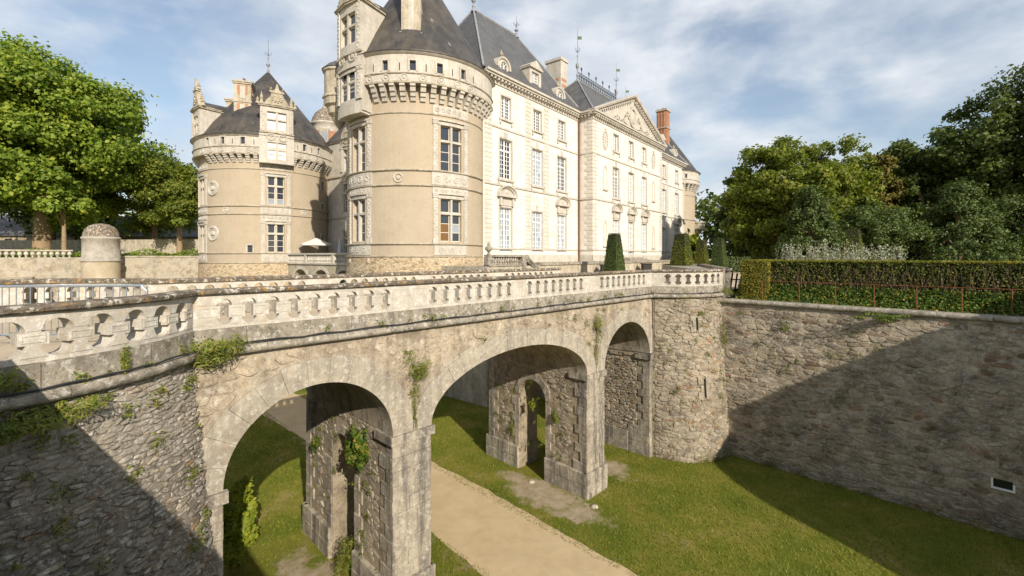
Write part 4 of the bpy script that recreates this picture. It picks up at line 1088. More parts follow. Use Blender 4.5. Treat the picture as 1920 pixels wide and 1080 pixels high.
def chimney(root, c, ang, w, dep, z0, z1, panels=True, mat='limestone_trim', pots=2):
    ca, sa = math.cos(ang), math.sin(ang)
    Mc = lambda a, z, d: (c[0] + a * -sa + d * ca, c[1] + a * ca + d * sa, z)
    mb = MB(); h = z1 - z0
    mb.mbox(Mc, -w / 2, w / 2, z0, z1 - .35, -dep / 2, dep / 2)
    for zz, e in ((z0 + .02, .1), (z0 + h * .52, .07), (z1 - .35, .09), (z1 - .2, .16)):
        mb.mbox(Mc, -w / 2 - e, w / 2 + e, zz, zz + .15, -dep / 2 - e, dep / 2 + e)
    ch = mb.obj('chimney', mat, root)
    if panels:
        m2 = MB(); m3 = MB()
        for (zz0, zz1) in ((z0 + .25, z0 + h * .5), (z0 + h * .58, z1 - .42)):
            for sgn in (1, -1):
                m2.mbox(Mc, -w * .3, w * .3, zz1 - .95, zz1 - .05, sgn * dep / 2 - .03, sgn * dep / 2 + .012)
                m3.mbox(Mc, -w * .15, w * .15, zz0 + .12, zz1 - .12, sgn * dep / 2 - .03, sgn * dep / 2 + .03)
            for sgn in (1, -1):
                M2 = lambda a, z, d, s=sgn: Mc(s * w / 2 + s * d, z, a)
                m2.mbox(M2, -dep * .3, dep * .3, zz1 - .95, zz1 - .05, -.03, .012)
                ornament(m3, M2, -dep * .25, dep * .25, zz0 + .1, zz1 - .1, .012, 5, .4)
        m2.obj('brick_panel', 'brick', ch); m3.obj('chimney_carving', 'limestone_trim', ch, kind='stuff')
    for k in range(pots):
        a = (k - (pots - 1) / 2) * .32
        p = Mc(a, z1 - .05, 0); MB().lathe(p, [(.13, 0), (.11, .35), (.14, .38), (.14, .45), (.1, .45)], 8).obj('chimney_pot', 'terracotta', ch)

# ------------------------------------------------------------------ round towers
def round_tower(root, C, r, S, bays, full=True, seed=1, roof_top=30.5, roof_r=None, finial_h=0):
    """S: levels. bays: list of (angle in degrees, kind)"""
    def Mp(a, z, d):
        t = a / r
        return (C[0] + (r + d) * math.cos(t), C[1] + (r + d) * math.sin(t), z)
    g = S['gal']                                       # gallery overhang
    Mg = lambda a, z, d: Mp(a, z, d + g)
    holes = []; wins = []
    for ang, wz, ww in bays:
        ac = R(ang) * r
        for z0, z1 in wz: holes.append((ac - ww / 2, ac + ww / 2, z0, z1)); wins.append((ac, z0, z1, ww))
    for ang, z0, z1, ww in S.get('small', []):
        ac = R(ang) * r; holes.append((ac - ww / 2, ac + ww / 2, z0, z1))
    th0, th1 = R(S['range'][0]) * r, R(S['range'][1]) * r
    wallgrid(Mp, th0, th1, S['E'], S['ctop'], holes, .3, .35).obj('wall', 'render_coat', root)
    wallgrid(lambda a, z, d: Mp(a, z, d + .03 + max(0, S['E'] - .6 - z) * .06), th0, th1, -.1, S['E'], (), 0, .4).obj('base', 'rubble_far', root)
    n = 72
    for nm, z, h, pr in S['strings']:
        sect = [(0, -.03), (0, pr * .6), (h * .35, pr), (h * .8, pr), (h, pr * .3), (h, -.03)]
        MB().sweep(Mp, [(th0 + (th1 - th0) * k / n, z) for k in range(n + 1)], sect).obj('string_course', nm, root)
    # machicolation: stepped corbels, each its own stone
    cz0, cz1 = S['cbot'], S['ctop']; H = cz1 - cz0; cwid = S['cw']
    prof = [(0, cz0), (g * .22, cz0 + .02 * H), (g * .30, cz0 + .24 * H), (g * .48, cz0 + .28 * H), (g * .56, cz0 + .5 * H), (g * .74, cz0 + .54 * H), (g * .84, cz0 + .78 * H), (g + .02, cz0 + .84 * H), (g + .02, cz1), (-.05, cz1), (-.05, cz0)]
    v = []; m = len(prof)
    for s in (-1, 1): v += [(r + d, s * cwid / 2, z) for d, z in prof]
    f = [tuple(range(m)), tuple(range(2 * m - 1, m - 1, -1))] + [(i, (i + 1) % m, m + (i + 1) % m, m + i) for i in range(m)]
    cm = mesh('corbel', v, f, 'limestone_trim')
    nc = S['nc']
    for k in range(nc):
        t = 2 * PI * k / nc + R(S.get('c0', 0))
        deg = math.degrees(t) % 360
        if any(abs((deg - (b % 360) + 180) % 360 - 180) < bw for b, bw in S.get('skip', [])): continue
        dd = (deg + 180) % 360 - 180
        if not (S['range'][0] <= dd <= S['range'][1]): continue
        o = link('corbel', cm, root, (C[0], C[1], 0)); o.rotation_euler = (0, 0, t)
    # gallery
    gh = []
    zc1, ze = S['ctop'], S['eave']
    for ang in S['gwin']: gh.append((R(ang) * r - .17, R(ang) * r + .17, S['gz'], S['gz'] + .62))
    skips = []
    wallgrid(Mg, th0, th1, zc1 + .02, ze, gh, .25, .35).obj('gallery_wall', 'limestone_trim', root)
    mb = MB(); mb.add(*(lambda q: (q.v, q.f))(MB().sweep(Mp, [(th0 + (th1 - th0) * k / n, zc1) for k in range(n + 1)], [(0, -.1), (0, g + .06), (.1, g + .08), (.1, -.1)])))
    mb.obj('gallery_floor', 'limestone_grey', root)
    zb = S['band']
    MB().sweep(Mg, [(th0 + (th1 - th0) * k / n, zb) for k in range(n + 1)], [(0, -.03), (0, .05), (.05, .09), (.1, .05), (.1, -.03)]).obj('string_course', 'limestone_grey', root)
    MB().sweep(Mg, [(th0 + (th1 - th0) * k / n, ze - .12) for k in range(n + 1)], [(0, -.03), (.0, .05), (.08, .16), (.16, .2), (.16, -.03)]).obj('eave_cornice', 'limestone_trim', root)
    for ang in S['gwin']:
        a = R(ang) * r; z = S['gz']
        mb = MB()
        for p, q, y0, y1 in ((a - .27, a - .17, z - .05, z + .72), (a + .17, a + .27, z - .05, z + .72), (a - .3, a + .3, z + .62, z + .74)): mb.mbox(Mg, p, q, y0, y1, -.02, .045)
        w = mb.obj('gallery_window', 'limestone_trim', root)
        MB().mbox(Mg, a - .17, a + .17, z, z + .62, -.2, -.17).obj('pane', 'glass_dark', w)
    for ang in S['gslit']:
        a = R(ang) * r; MB().mbox(Mg, a - .025, a + .025, S['gz'] - .02, S['gz'] + .45, -.05, .004).obj('slit', 'interior', root)
    for ang in S['medal']:
        a = R(ang) * r; mb = MB(); zz = (zb + zc1 + .1) / 2
        mb.ring(Mg, a, zz, .2, .05, -.01, .05, 14); mb.disc(Mg, a, zz, .12, -.01, .06, 10, None, 1); mb.obj('medallion', 'limestone_trim', root)
    # roof: slate cone with a swept foot
    re = r + g + (.25 if roof_r is None else roof_r); top = roof_top
    Hh = top - ze
    MB().lathe((C[0], C[1], 0), [(re - .35, ze - .02), (re, ze + .02), (re - .5, ze + .38), (re - 1.3, ze + .2 * Hh), (.16, top)], 56).obj('roof', 'slate', root, smooth=True)
    return Mp, Mg, wins

# --- the near tower at the corner of the facade
C1 = (-7.1, 34.2); R1 = 5.0
tower1 = empty('round_tower', (C1[0], C1[1], 0), 'tall round tower with tan render and slate cone at the corner of the white facade', 'tower')
S1 = dict(gal=.6, E=9.07, ctop=20.05, cbot=19.05, eave=22.0, band=20.62, cw=.34, nc=52, c0=1.5, range=(-215, 60), skip=[(-130, 15)],
          strings=[('limestone_grey', 18.3, .1, .07), ('limestone_grey', 14.6, .14, .13), ('limestone_grey', 13.62, .12, .11), ('limestone_grey', 9.83, .12, .12), ('limestone_grey', 9.02, .1, .1)],
          gwin=[-99.5, -81.5, -64, -46.5], gslit=[-108, -90, -73, -55, -37], gz=20.85, medal=[-111, -99, -87, -75, -63, -51, -40])
MT, MG, wins = round_tower(tower1, C1, R1, S1, [(-52, [(14.75, 17.7), (10.06, 12.87)], 1.6), (-130, [(14.75, 17.7), (10.06, 12.87)], 1.5)], roof_top=31.2)
GL = ['glass_dark', 'glass_dark', 'glass_dark', 'glass_dark', 'glass_dark', 'glass_dark', 'glass_dark', 'glass_dark']
GA = ['glass_amber', 'glass_amber', 'glass_dark', 'glass_dark', 'glass_dark', 'glass_pale', 'glass_dark', 'glass_dark']
for ac, z0, z1, ww in wins:
    right = ac > R(-90) * R1
    cross_window(tower1, MT, ac, z0, z1, ww, GA if (right and z0 < 12) else GL)
    ren_bay(tower1, MT, ac, 2.62, z0, z1, *( (18.4, 18.98) if z0 > 13 else (13.12, 13.6) ), int(z0 * 3 + ac), 5)
for ang in (-52, -130):
    ac = R(ang) * R1
    m = MB(); m.mbox(MT, ac - 1.4, ac + 1.4, 13.76, 14.58, -.02, .06, 6); ornament(m, MT, ac - 1.3, ac + 1.3, 13.82, 14.52, .06, 3); m.obj('carved_frieze', 'limestone_trim', tower1)
    m = MB(); m.mbox(MT, ac - 1.25, ac + 1.25, 9.17, 9.8, -.02, .05, 6); ornament(m, MT, ac - 1.1, ac + 1.1, 9.2, 9.78, .05, 4, .8); m.obj('carved_frieze', 'limestone_trim', tower1)
    for s in (-1, 1):
        m = MB(); m.disc(MT, ac + s * 1.12, 8.75, .12, .02, .16, 8, .2, 1); m.obj('console', 'limestone_grey', tower1)
m = MB(); a = R(-92.5) * R1; m.ring(MT, a, 14.15, .27, .06, 0, .07, 18); m.disc(MT, a, 14.15, .16, 0, .09, 12, None, 1); m.obj('medallion', 'limestone_trim', tower1)
a = R(-170) * R1
for z in (11.2, 15.4): m = MB(); m.ring(MT, a, z, .62, .14, 0, .12, 18); m.disc(MT, a, z, .4, 0, .16, 12, None, 1); m.obj('medallion', 'limestone_trim', tower1)
# the window bay that climbs through the gallery into a tall dormer
ac = R(-130) * R1
MG1 = lambda a, z, d: MG(a, z, d + .2)
wallgrid(MG1, ac - 1.25, ac + 1.25, 18.3, 22.2, [(ac - .72, ac + .72, 19.3, 21.2)], .17, .4).obj('bay_front', 'limestone_trim', tower1)
mb = MB(); mb.mbox(MT, ac - 1.25, ac + 1.25, 18.3, 18.45, -.1, .83, 5); mb.obj('bay_sill', 'limestone_trim', tower1)
for s in (-1, 1): MB().mbox(MT, ac + s * 1.25 - .08, ac + s * 1.25 + .08, 18.46, 22.2, -.1, .795).obj('bay_side', 'limestone_trim', tower1)
cross_window(tower1, MG1, ac, 19.3, 21.2, 1.44, GL, .12, 2, .4)
ren_bay(tower1, lambda a, z, d: MG1(a, z, d + .003), ac, 2.5, 19.3, 21.0, 0, 0, 9, 5)
for k in (-.55, .55):
    m = MB(); m.ring(lambda a, z, d: MG1(a, z, d + .0), ac + k, 22.05, .3, .07, 0, .08, 12); m.disc(lambda a, z, d: MG1(a, z, d + .0), ac + k, 22.05, .18, 0, .1, 10, None, 1); m.obj('medallion', 'limestone_trim', tower1)
gable_dormer(tower1, MT, ac, 2.45, 22.3, 25.5, 28.8, .8, 21, 2.2, (ac - .75, ac + .75, 22.95, 24.95), 1.9)
chimney(tower1, (C1[0] + 3.9 * math.cos(R(-84)), C1[1] + 3.9 * math.sin(R(-84))), R(-84), 1.25, 1.1, 23.6, 30.5, True, 'limestone_grey')
# hanging watch turret on the far flank
wt_c = (C1[0] + 5.55 * math.cos(R(-164)), C1[1] + 5.55 * math.sin(R(-164)), 0)
MB().lathe(wt_c, [(.05, 18.2), (.35, 18.6), (.5, 19.0), (.75, 19.25), (.8, 19.7), (1.0, 19.85), (1.02, 20.3), (1.1, 20.35), (1.1, 20.5), (1.02, 20.55), (1.02, 22.1), (1.14, 22.2), (1.14, 22.35)], 20).obj('watch_turret', 'limestone_grey', tower1, smooth=False)
MB().lathe(wt_c, [(1.2, 22.35), (.8, 22.75), (.1, 23.2)], 20).obj('turret_roof', 'slate_blue', tower1)
# rain pipe in the corner with the facade
MB().tube([Cw(-.12, -.18, 8.2), Cw(-.12, -.18, 20.0)], .07, 8).obj('rain_pipe', 'cream_paint', tower1)

# --- the far tower
C2 = (-25.7, 47.8); R2 = 6.0
tower2 = empty('round_tower', (C2[0], C2[1], 0), 'round tan tower with stone dormer and tall spike finial behind the plane trees', 'tower')
S2 = dict(gal=.5, E=8.46, ctop=18.45, cbot=17.75, eave=20.2, band=19.1, cw=.34, nc=60, c0=1, range=(-180, 60), skip=[(-55.5, 12.5), (-131, 12)],
          strings=[('limestone_grey', 17.15, .09, .07), ('limestone_grey', 13.68, .13, .12), ('limestone_grey', 12.93, .11, .1), ('limestone_grey', 9.3, .11, .11), ('limestone_grey', 8.4, .1, .1)],
          gwin=[-111, -96, -80, -33, -18], gslit=[-103, -88, -72, -39, -26], gz=19.35, medal=[-118, -107, -97, -87, -76, -71, -37, -29, -20], small=[(-76, 9.45, 10.1, .42), (-6, 15.9, 16.8, .5), (-6, 14.1 - .2, 14.5, .5), (-6, 10.6, 11.3, .5)])
MT2, MG2, wins2 = round_tower(tower2, C2, R2, S2, [(-55.5, [(13.95, 16.55), (9.45, 12.07)], 1.42), (-131, [(13.95, 16.4), (9.45, 12.0)], 1.3)], roof_top=28.4)
for ang, z0, z1, ww in S2['small']:
    a = R(ang) * R2; mb = MB()
    for p, q, y0, y1 in ((a - ww / 2 - .14, a - ww / 2, z0 - .1, z1 + .14), (a + ww / 2, a + ww / 2 + .14, z0 - .1, z1 + .14), (a - ww / 2, a + ww / 2, z1, z1 + .14), (a - ww / 2, a + ww / 2, z0 - .1, z0)): mb.mbox(MT2, p, q, y0, y1, -.02, .05)
    w = mb.obj('small_window', 'limestone_trim', tower2)
    MB().mbox(MT2, a - ww / 2, a + ww / 2, z0, z1, -.22, -.2).obj('pane', 'glass_dark', w)
for ac, z0, z1, ww in wins2:
    cross_window(tower2, MT2, ac, z0, z1, ww, ['glass_pale', 'glass_dark', 'glass_dark', 'glass_dark'] if z0 > 12 else None)
    ren_bay(tower2, MT2, ac, 2.45, z0, z1, *((17.2, 17.7) if z0 > 13 else (12.47, 12.9)), int(z0 + 40), 4)
for ang in (-55.5, -131):
    ac = R(ang) * R2
    m = MB(); m.mbox(MT2, ac - 1.3, ac + 1.3, 13.06, 13.66, -.02, .06, 5); ornament(m, MT2, ac - 1.2, ac + 1.2, 13.08, 13.64, .06, 3); m.obj('carved_frieze', 'limestone_trim', tower2)
    m = MB(); m.mbox(MT2, ac - 1.2, ac + 1.2, 8.55, 9.28, -.02, .05, 5); ornament(m, MT2, ac - 1.1, ac + 1.1, 8.6, 9.2, .05, 3, .8); m.obj('carved_frieze', 'limestone_trim', tower2)
for z in (15.4, 11.2):
    m = MB(); a = R(-110.5) * R2; m.ring(MT2, a, z, .6, .12, 0, .12, 20); m.ring(MT2, a, z, .4, .06, 0, .07, 16); m.disc(MT2, a, z, .26, 0, .2, 12, None, 1); m.obj('medallion', 'limestone_trim', tower2)
for ang in (-97, -31):
    m = MB(); m.ring(MT2, R(ang) * R2, 13.35, .25, .06, 0, .07, 14); m.disc(MT2, R(ang) * R2, 13.35, .15, 0, .09, 10, None, 1); m.obj('medallion', 'limestone_trim', tower2)
ac = R(-55.5) * R2
MG3 = lambda a, z, d: MG2(a, z, d + .2)
wallgrid(MG3, ac - 1.25, ac + 1.25, 17.7, 20.5, [(ac - .7, ac + .7, 18.1, 19.65)], .17, .4).obj('bay_front', 'limestone_trim', tower2)
for s in (-1, 1): MB().mbox(MT2, ac + s * 1.25 - .08, ac + s * 1.25 + .08, 17.84, 20.5, -.1, .695).obj('bay_side', 'limestone_trim', tower2)
MB().mbox(MT2, ac - 1.3, ac + 1.3, 17.72, 17.83, -.1, .73, 4).obj('bay_sill', 'limestone_trim', tower2)
cross_window(tower2, MG3, ac, 18.1, 19.65, 1.4, ['glass_white'], .12, 1, .42)
for k in (-.45, .45): m = MB(); m.ring(MG3, ac + k, 20.15, .3, .06, 0, .07, 12); m.obj('medallion', 'limestone_trim', tower2)
gable_dormer(tower2, MT2, ac, 2.5, 20.6, 22.95, 25.1, .7, 22, 2.4, (ac - .72, ac + .72, 20.85, 22.5), 1.2, True, ['glass_white'])
ac = R(-131) * R2
gable_dormer(tower2, MT2, ac, 2.2, 20.3, 22.9, 25.9, .5, 23, 2.6, (ac - .6, ac + .6, 20.6, 22.3), 1.6)
chimney(tower2, (C2[0] + 3.6 * math.cos(R(-97)), C2[1] + 3.6 * math.sin(R(-97))), R(-70), 1.45, 1.4, 21.6, 26.0, True, 'limestone_grey', 1)
chimney(tower2, (C2[0] + 2.6 * math.cos(R(-140)), C2[1] + 2.6 * math.sin(R(-140))), R(-70), 2.2, 1.0, 22.4, 24.9, True, 'limestone_grey', 2)
finial(tower2, (C2[0], C2[1], 28.3), 3.6, vane=False)
MB().tube([(C2[0] + 6.12 * math.cos(R(-42.5)), C2[1] + 6.12 * math.sin(R(-42.5)), z) for z in (6.5, 17.6)], .045, 6).obj('rain_pipe', 'limestone_grey', tower2)

# --- the tower at the far end of the facade
C3 = Cw(47.75, 4.4, 0)
tower3 = empty('round_tower', (C3[0], C3[1], 0), 'round corner tower just showing at the distant end of the white facade', 'tower')
S3 = dict(gal=.6, E=9.07, ctop=20.05, cbot=19.05, eave=22.0, band=20.62, cw=.34, nc=40, c0=0, range=(-150, 60),
          strings=[('limestone_grey', 18.3, .1, .07), ('limestone_grey', 14.6, .14, .13), ('limestone_grey', 9.83, .12, .12)], gwin=[-70], gslit=[], gz=20.85, medal=[])
MT3, _, _ = round_tower(tower3, C3, R1, S3, [], roof_top=30.0)
mb = MB(); mb.lathe((C3[0] + 5.4 * math.cos(R(-15)), C3[1] + 5.4 * math.sin(R(-15)), 0), [(.1, 12.3), (.7, 13.0), (1.25, 13.3), (1.25, 13.5), (1.1, 13.5), (1.1, 14.3), (1.25, 14.3), (1.25, 14.5), (0, 14.5)], 16)
mb.obj('balcony', 'limestone_grey', tower3)

# ------------------------------------------------------------------ white facade wing
wing = empty('chateau_wing', Cw(20, 0, 8), 'long white limestone facade with tall windows and pedimented centre block', 'building')
FL = dict(g=(9.43, 12.87), f=(15.1, 18.2), s=(19.8, 21.55))
U1 = [2.68, 6.93, 10.8]; U4 = [36.75, 41.85]
WWD = dict(g=1.5, f=1.5, s=1.18)
def holes_for(us): return [(u - WWD[k] / 2, u + WWD[k] / 2, *FL[k]) for u in us for k in 'gfs']
BASE = 7.2; CT = 22.2
wallgrid(MW, 0, VA, BASE, CT, holes_for(U1), .3).obj('wall', 'limestone', wing)
wallgrid(MW, VA + VW, 45.2, BASE, CT, holes_for(U4), .3).obj('wall', 'limestone', wing)
VS = [4.95, 8.68, 12.3]
hA = []
for v in VS:
    hA += [(v - .7, v + .7, 9.0 if v == VS[1] else 9.43, 12.85), (v - .7, v + .7, 15.1, 18.25), (v - .58, v + .58, 19.95, 21.7)]
wallgrid(MA, 0, VW, BASE, CT, hA, .3).obj('wall', 'limestone', wing)
wallgrid(MR, 0, PA, BASE, CT, (), .3).obj('wall', 'limestone', wing)
mb = MB(); mb.add([Cw(VA + VW, -PA, BASE), Cw(VA + VW, 0, BASE), Cw(VA + VW, 0, CT), Cw(VA + VW, -PA, CT)], [(0, 1, 2, 3)])
mb.add([Cw(0, 10, BASE), Cw(45.2, 10, BASE), Cw(45.2, 10, CT), Cw(0, 10, CT)], [(0, 1, 2, 3)])
mb.obj('wall', 'limestone', wing)
# windows
rgw = random.Random(9)
for i, u in enumerate(U1 + U4):
    far = u > 30
    french_window(wing, MW, u, *FL['g'], 1.5, 4, 8, 'glass_pale' if not far else 'glass_pale', .18, .74)
    french_window(wing, MW, u, *FL['f'], 1.5, 4, 8, ['glass_dark', 'glass_pale', 'glass_dark', 'glass_pale', 'glass_pale'][i], .18, .72)
    french_window(wing, MW, u, *FL['s'], 1.18, 4, 6, 'glass_dark', .18)
for i, v in enumerate(VS):
    french_window(wing, MA, v, 9.0 if i == 1 else 9.43, 12.85, 1.4, 4, 8, 'glass_pale', .2, .74)
    french_window(wing, MA, v, 15.1, 18.25, 1.4, 4, 8, 'glass_pale' if i else 'glass_dark', .2, .72)
    french_window(wing, MA, v, 19.95, 21.7, 1.16, 4, 6, 'glass_dark', .2)
# thin architraves, sills on brackets
def surround(Mp, u, z0, z1, w, sill=True, key=False):
    mb = MB(); e = .13
    mb.mbox(Mp, u - w / 2 - e, u - w / 2, z0, z1 + e, -.02, .028); mb.mbox(Mp, u + w / 2, u + w / 2 + e, z0, z1 + e, -.02, .028); mb.mbox(Mp, u - w / 2, u + w / 2, z1, z1 + e, -.02, .028)
    if sill:
        mb.mbox(Mp, u - w / 2 - .25, u + w / 2 + .25, z0 - .17, z0, -.2, .14)
        for s in (-1, 1): mb.mbox(Mp, u + s * (w / 2 + .12) - .07, u + s * (w / 2 + .12) + .07, z0 - .46, z0 - .17, -.02, .1); mb.disc(Mp, u + s * (w / 2 + .12), z0 - .42, .075, -.02, .12, 8)
    if key:
        mb.prism(Mp, [(u - .14, z1 + .02), (u + .14, z1 + .02), (u + .2, z1 + .55), (u - .2, z1 + .55)], -.02, .07)
    mb.obj('architrave', 'limestone_trim', wing)
for u in U1 + U4:
    surround(MW, u, *FL['s'], 1.18); surround(MW, u, *FL['f'], 1.5, True, True); surround(MW, u, *FL['g'], 1.5, False, u in (6.93, 36.75))
for i, v in enumerate(VS):
    surround(MA, v, 19.95, 21.7, 1.16); surround(MA, v, 15.1, 18.25, 1.4, True, True); surround(MA, v, 9.43, 12.85, 1.4, False)
# arched hoods over ground-floor windows
def hood(Mp, u, zt, w=1.5):
    mb = MB()
    mb.mbox(Mp, u - w / 2 - .12, u + w / 2 + .12, zt + .16, zt + .78, -.02, .06)
    for s in (-1, 1): mb.mbox(Mp, u + s * (w / 2 + .0) - .11, u + s * (w / 2) + .11, zt + .14, zt + .8, -.02, .2)
    z0 = zt + .8; R_ = w / 2 + .36
    mb.mbox(Mp, u - R_, u + R_, z0, z0 + .12, -.02, .34)
    pts = [(u - R_ * math.cos(PI * k / 16), z0 + .12 + .72 * R_ * math.sin(PI * k / 16)) for k in range(17)]
    mb.sweep(Mp, pts, [(-.22, -.02), (-.22, .16), (-.12, .24), (-.08, .34), (.0, .36), (.0, -.02)])
    mb.prism(Mp, [(u + (p - u) * .8, z0 + .12 + (q - z0 - .12) * .8) for p, q in pts], -.02, .07)
    mb.disc(Mp, u, z0 + .4, .2, .06, .13, 8, .14, 1)
    mb.obj('window_hood', 'limestone_trim', wing)
for u in (U1[0], U1[2], U4[1]): hood(MW, u, 12.87)
for v in VS: hood(MA, v, 12.85, 1.4)
# string courses, plinth, cornice, dentils
def bands(Mp, a0, a1, e0=0, e1=0, nd=None):
    for z, h, p in ((14.52, .14, .09), (18.92, .12, .07), (9.62, .12, .07)):
        MB().mbox(Mp, a0 - (p if e0 else 0), a1 + (p if e1 else 0), z, z + h, -.02, p).obj('string_course', 'limestone_trim', wing)
    MB().mbox(Mp, a0 - (.06 if e0 else 0), a1 + (.06 if e1 else 0), BASE, 9.2, -.02, .06).obj('plinth', 'limestone_trim', wing)
    mb = MB(); x0, x1 = a0 - (.05 if e0 else 0), a1 + (.05 if e1 else 0)
    mb.mbox(Mp, x0, x1, 22.2, 22.42, -.1, .08)
    mb.mbox(Mp, x0 - (.3 if e0 else 0), x1 + (.3 if e1 else 0), 22.62, 22.78, -.1, .42)
    mb.mbox(Mp, x0 - (.4 if e0 else 0), x1 + (.4 if e1 else 0), 22.78, 22.95, -.1, .54)
    mb.mbox(Mp, x0, x1, 22.42, 22.62, -.1, .1)
    mb.obj('cornice', 'limestone_trim', wing)
    n = round((a1 - a0) / .42); mb = MB()
    for k in range(n):
        a = a0 + (k + .5) * (a1 - a0) / n; mb.mbox(Mp, a - .09, a + .09, 22.44, 22.619, .09, .36)
    o = mb.obj('dentils', 'limestone_trim', wing); o['kind'] = 'stuff'
bands(MW, 0, VA); bands(MW, VA + VW, 45.2); bands(MA, 0, VW, 1, 1); bands(MR, 0, PA - .07)
# rusticated quoins
def quoins(Mp, a0, w, z0=9.75, z1=22.15, alt=0, holes=(), h=.35, single=True):
    n = int((z1 - z0) / h); acc = MB()
    for k in range(n):
        y0, y1 = z0 + (z1 - z0) * k / n, z0 + (z1 - z0) * (k + 1) / n
        if any(p < (y0 + y1) / 2 < q for p, q in holes): continue
        a1 = a0 + w + (alt if k % 2 else 0)
        lo, hi = (a0, a1) if w > 0 else (a1, a0)
        if single: MB().block(Mp, lo, hi, y0 + .016, y1 - .016, .035, .02, .03).obj('quoin', 'quoin', wing)
        else: acc.block(Mp, lo, hi, y0 + .016, y1 - .016, .035, .02, .03)
    if not single:
        o = acc.obj('quoins', 'quoin', wing); o['kind'] = 'stuff'
bz = ((14.48, 14.7), (18.88, 19.08))
quoins(MW, .02, 1.0, holes=bz)
quoins(MW, 5.2, .82, holes=bz); quoins(MW, 7.86, .82, holes=bz)
quoins(MA, .0, .9, alt=-.2, holes=bz); quoins(MR, PA, -.6, alt=-.25, holes=bz)
quoins(MA, VW, -.9, alt=.2, holes=bz, single=False)
quoins(MW, 35.05, .8, holes=bz, single=False); quoins(MW, 37.6, .8, holes=bz, single=False); quoins(MW, 45.2, -.9, holes=bz, single=False)
# oval wreaths and niches on the centre block
for v in (2.5, VW - 2.85):
    mb = MB(); mb.disc(MA, v, 20.65, .42, -.01, .05, 20, .72)
    for k in range(20):
        q = 2 * PI * k / 20; mb.disc(MA, v + .52 * math.cos(q), 20.65 + .88 * math.sin(q), .11, -.01, .12, 7, .13, 1)
    mb.disc(MA, v, 20.75, .2, .04, .13, 10, .4, 1); mb.disc(MA, v, 21.75, .2, -.01, .15, 8, .16, 1)
    mb.obj('wreath', 'limestone_trim', wing)
    for zb, zt in ((15.75, 17.9), (10.1, 12.4)):
        mb = MB(); mb.mbox(MA, v - .5, v + .5, zb - .14, zb, -.02, .14)
        arch = [(v - .3 * math.cos(PI * k / 10), zt - .3 + .3 * math.sin(PI * k / 10)) for k in range(11)]
        mb.sweep(MA, [(v - .3, zb)] + arch + [(v + .3, zb)], [(0, -.01), (0, .05), (.08, .05), (.08, -.01)])
        for s in (-.16, 0, .16): mb.disc(MA, v + s, zt + .22 - abs(s), .1, -.01, .08, 7, .14, 1)
        mb.obj('niche', 'limestone_trim', wing)
# pediment with arms in relief
zp, za = 22.95, 26.55; vc = VW / 2
mb = MB(); mb.prism(MA, [(-.3, zp), (VW + .3, zp), (vc, za)], -.6, .02); mb.obj('tympanum', 'limestone_trim', wing)
mb = MB()
sectp = [(-.42, -.3), (-.42, .1), (-.24, .14), (-.2, .42), (-.02, .52), (.06, .52), (.06, -.3)]
mb.sweep(MA, [(-.55, zp + .02), (vc, za + .28)], sectp); mb.sweep(MA, [(vc, za + .28), (VW + .55, zp + .02)], sectp)
mb.obj('raking_cornice', 'limestone_trim', wing)
mb = MB()
for k in range(20):
    for s in (-1, 1):
        t = (k + .7) / 21; a = vc + s * (vc + .2) * (1 - t); z = zp + (za - zp) * t
        mb.mbox(MA, a - .09, a + .09, z - .32, z - .14, .1, .36)
o = mb.obj('dentils', 'limestone_trim', wing); o['kind'] = 'stuff'
mb = MB(); rgo = random.Random(3)
mb.disc(MA, vc, 24.35, .62, .0, .3, 18, .85, 1); mb.ring(MA, vc, 24.35, .75, .14, 0, .2, 20, 1.0)
for k in range(5): mb.disc(MA, vc + (k - 2) * .24, 25.5 - abs(k - 2) * .07, .16, 0, .22, 8, .26, 1)
for s in (-1, 1):
    for k in range(26):
        t = k / 26; a = vc + s * (1.0 + 3.6 * t); zz = 24.5 - 1.1 * t + .5 * math.sin(t * 9) * (1 - t * .6)
        mb.disc(MA, a, max(zp + .2, zz), .2 * (1.15 - t * .6), 0, .2 * (1.1 - t * .5), 8, .24 * (1.1 - t * .6), 1)
        if k % 3 == 0: mb.ring(MA, a, max(zp + .3, zz - .28), .2, .06, 0, .14, 10)
    for k in range(6): mb.disc(MA, vc + s * (1.3 + .25 * k), 23.35 + .05 * k, .15, 0, .13, 7, .1, 1)
mb.obj('coat_of_arms', 'limestone_trim', wing)
# roofs
def hip(u0, u1, y0, y1, ze, zr, ru0, ru1, ry, mat, name='roof'):
    v = [Cw(u0, y0, ze), Cw(u1, y0, ze), Cw(u1, y1, ze), Cw(u0, y1, ze), Cw(ru0, ry, zr), Cw(ru1, ry, zr)]
    rf = MB().add(v, [(0, 1, 5, 4), (1, 2, 5), (2, 3, 4, 5), (3, 0, 4)]).obj(name, mat, wing)
    mb = MB(); mb.tube([v[4], v[5]], .13, 6)
    for i, j in ((0, 4), (3, 4), (1, 5), (2, 5)): mb.tube([v[i], v[j]], .09, 5)
    mb.obj('lead_ridge', 'lead', rf)
    return rf
r1 = hip(-.3, 14.4, -.35, 10.3, 22.96, 30.75, 4.3, 10.4, 5, 'slate_blue')
r2 = hip(13.3, 32.3, -1.9, 8.5, 22.97, 28.1, 17.9, 27.3, 2.5, 'slate_blue')
r3 = hip(31.2, 46.5, -.35, 10.3, 22.96, 30.0, 35.5, 42, 5, 'slate')
mb = MB(); mb.add([MA(-.4, zp + .1, .45), MA(vc, za + .32, .45), MA(VW + .4, zp + .1, .45), Cw(VA - .4, 2, zp + .1), Cw(VA + vc, 2, za + .32), Cw(VA + VW + .4, 2, zp + .1)], [(0, 1, 4, 3), (1, 2, 5, 4)]); mb.obj('pediment_roof', 'lead', wing)
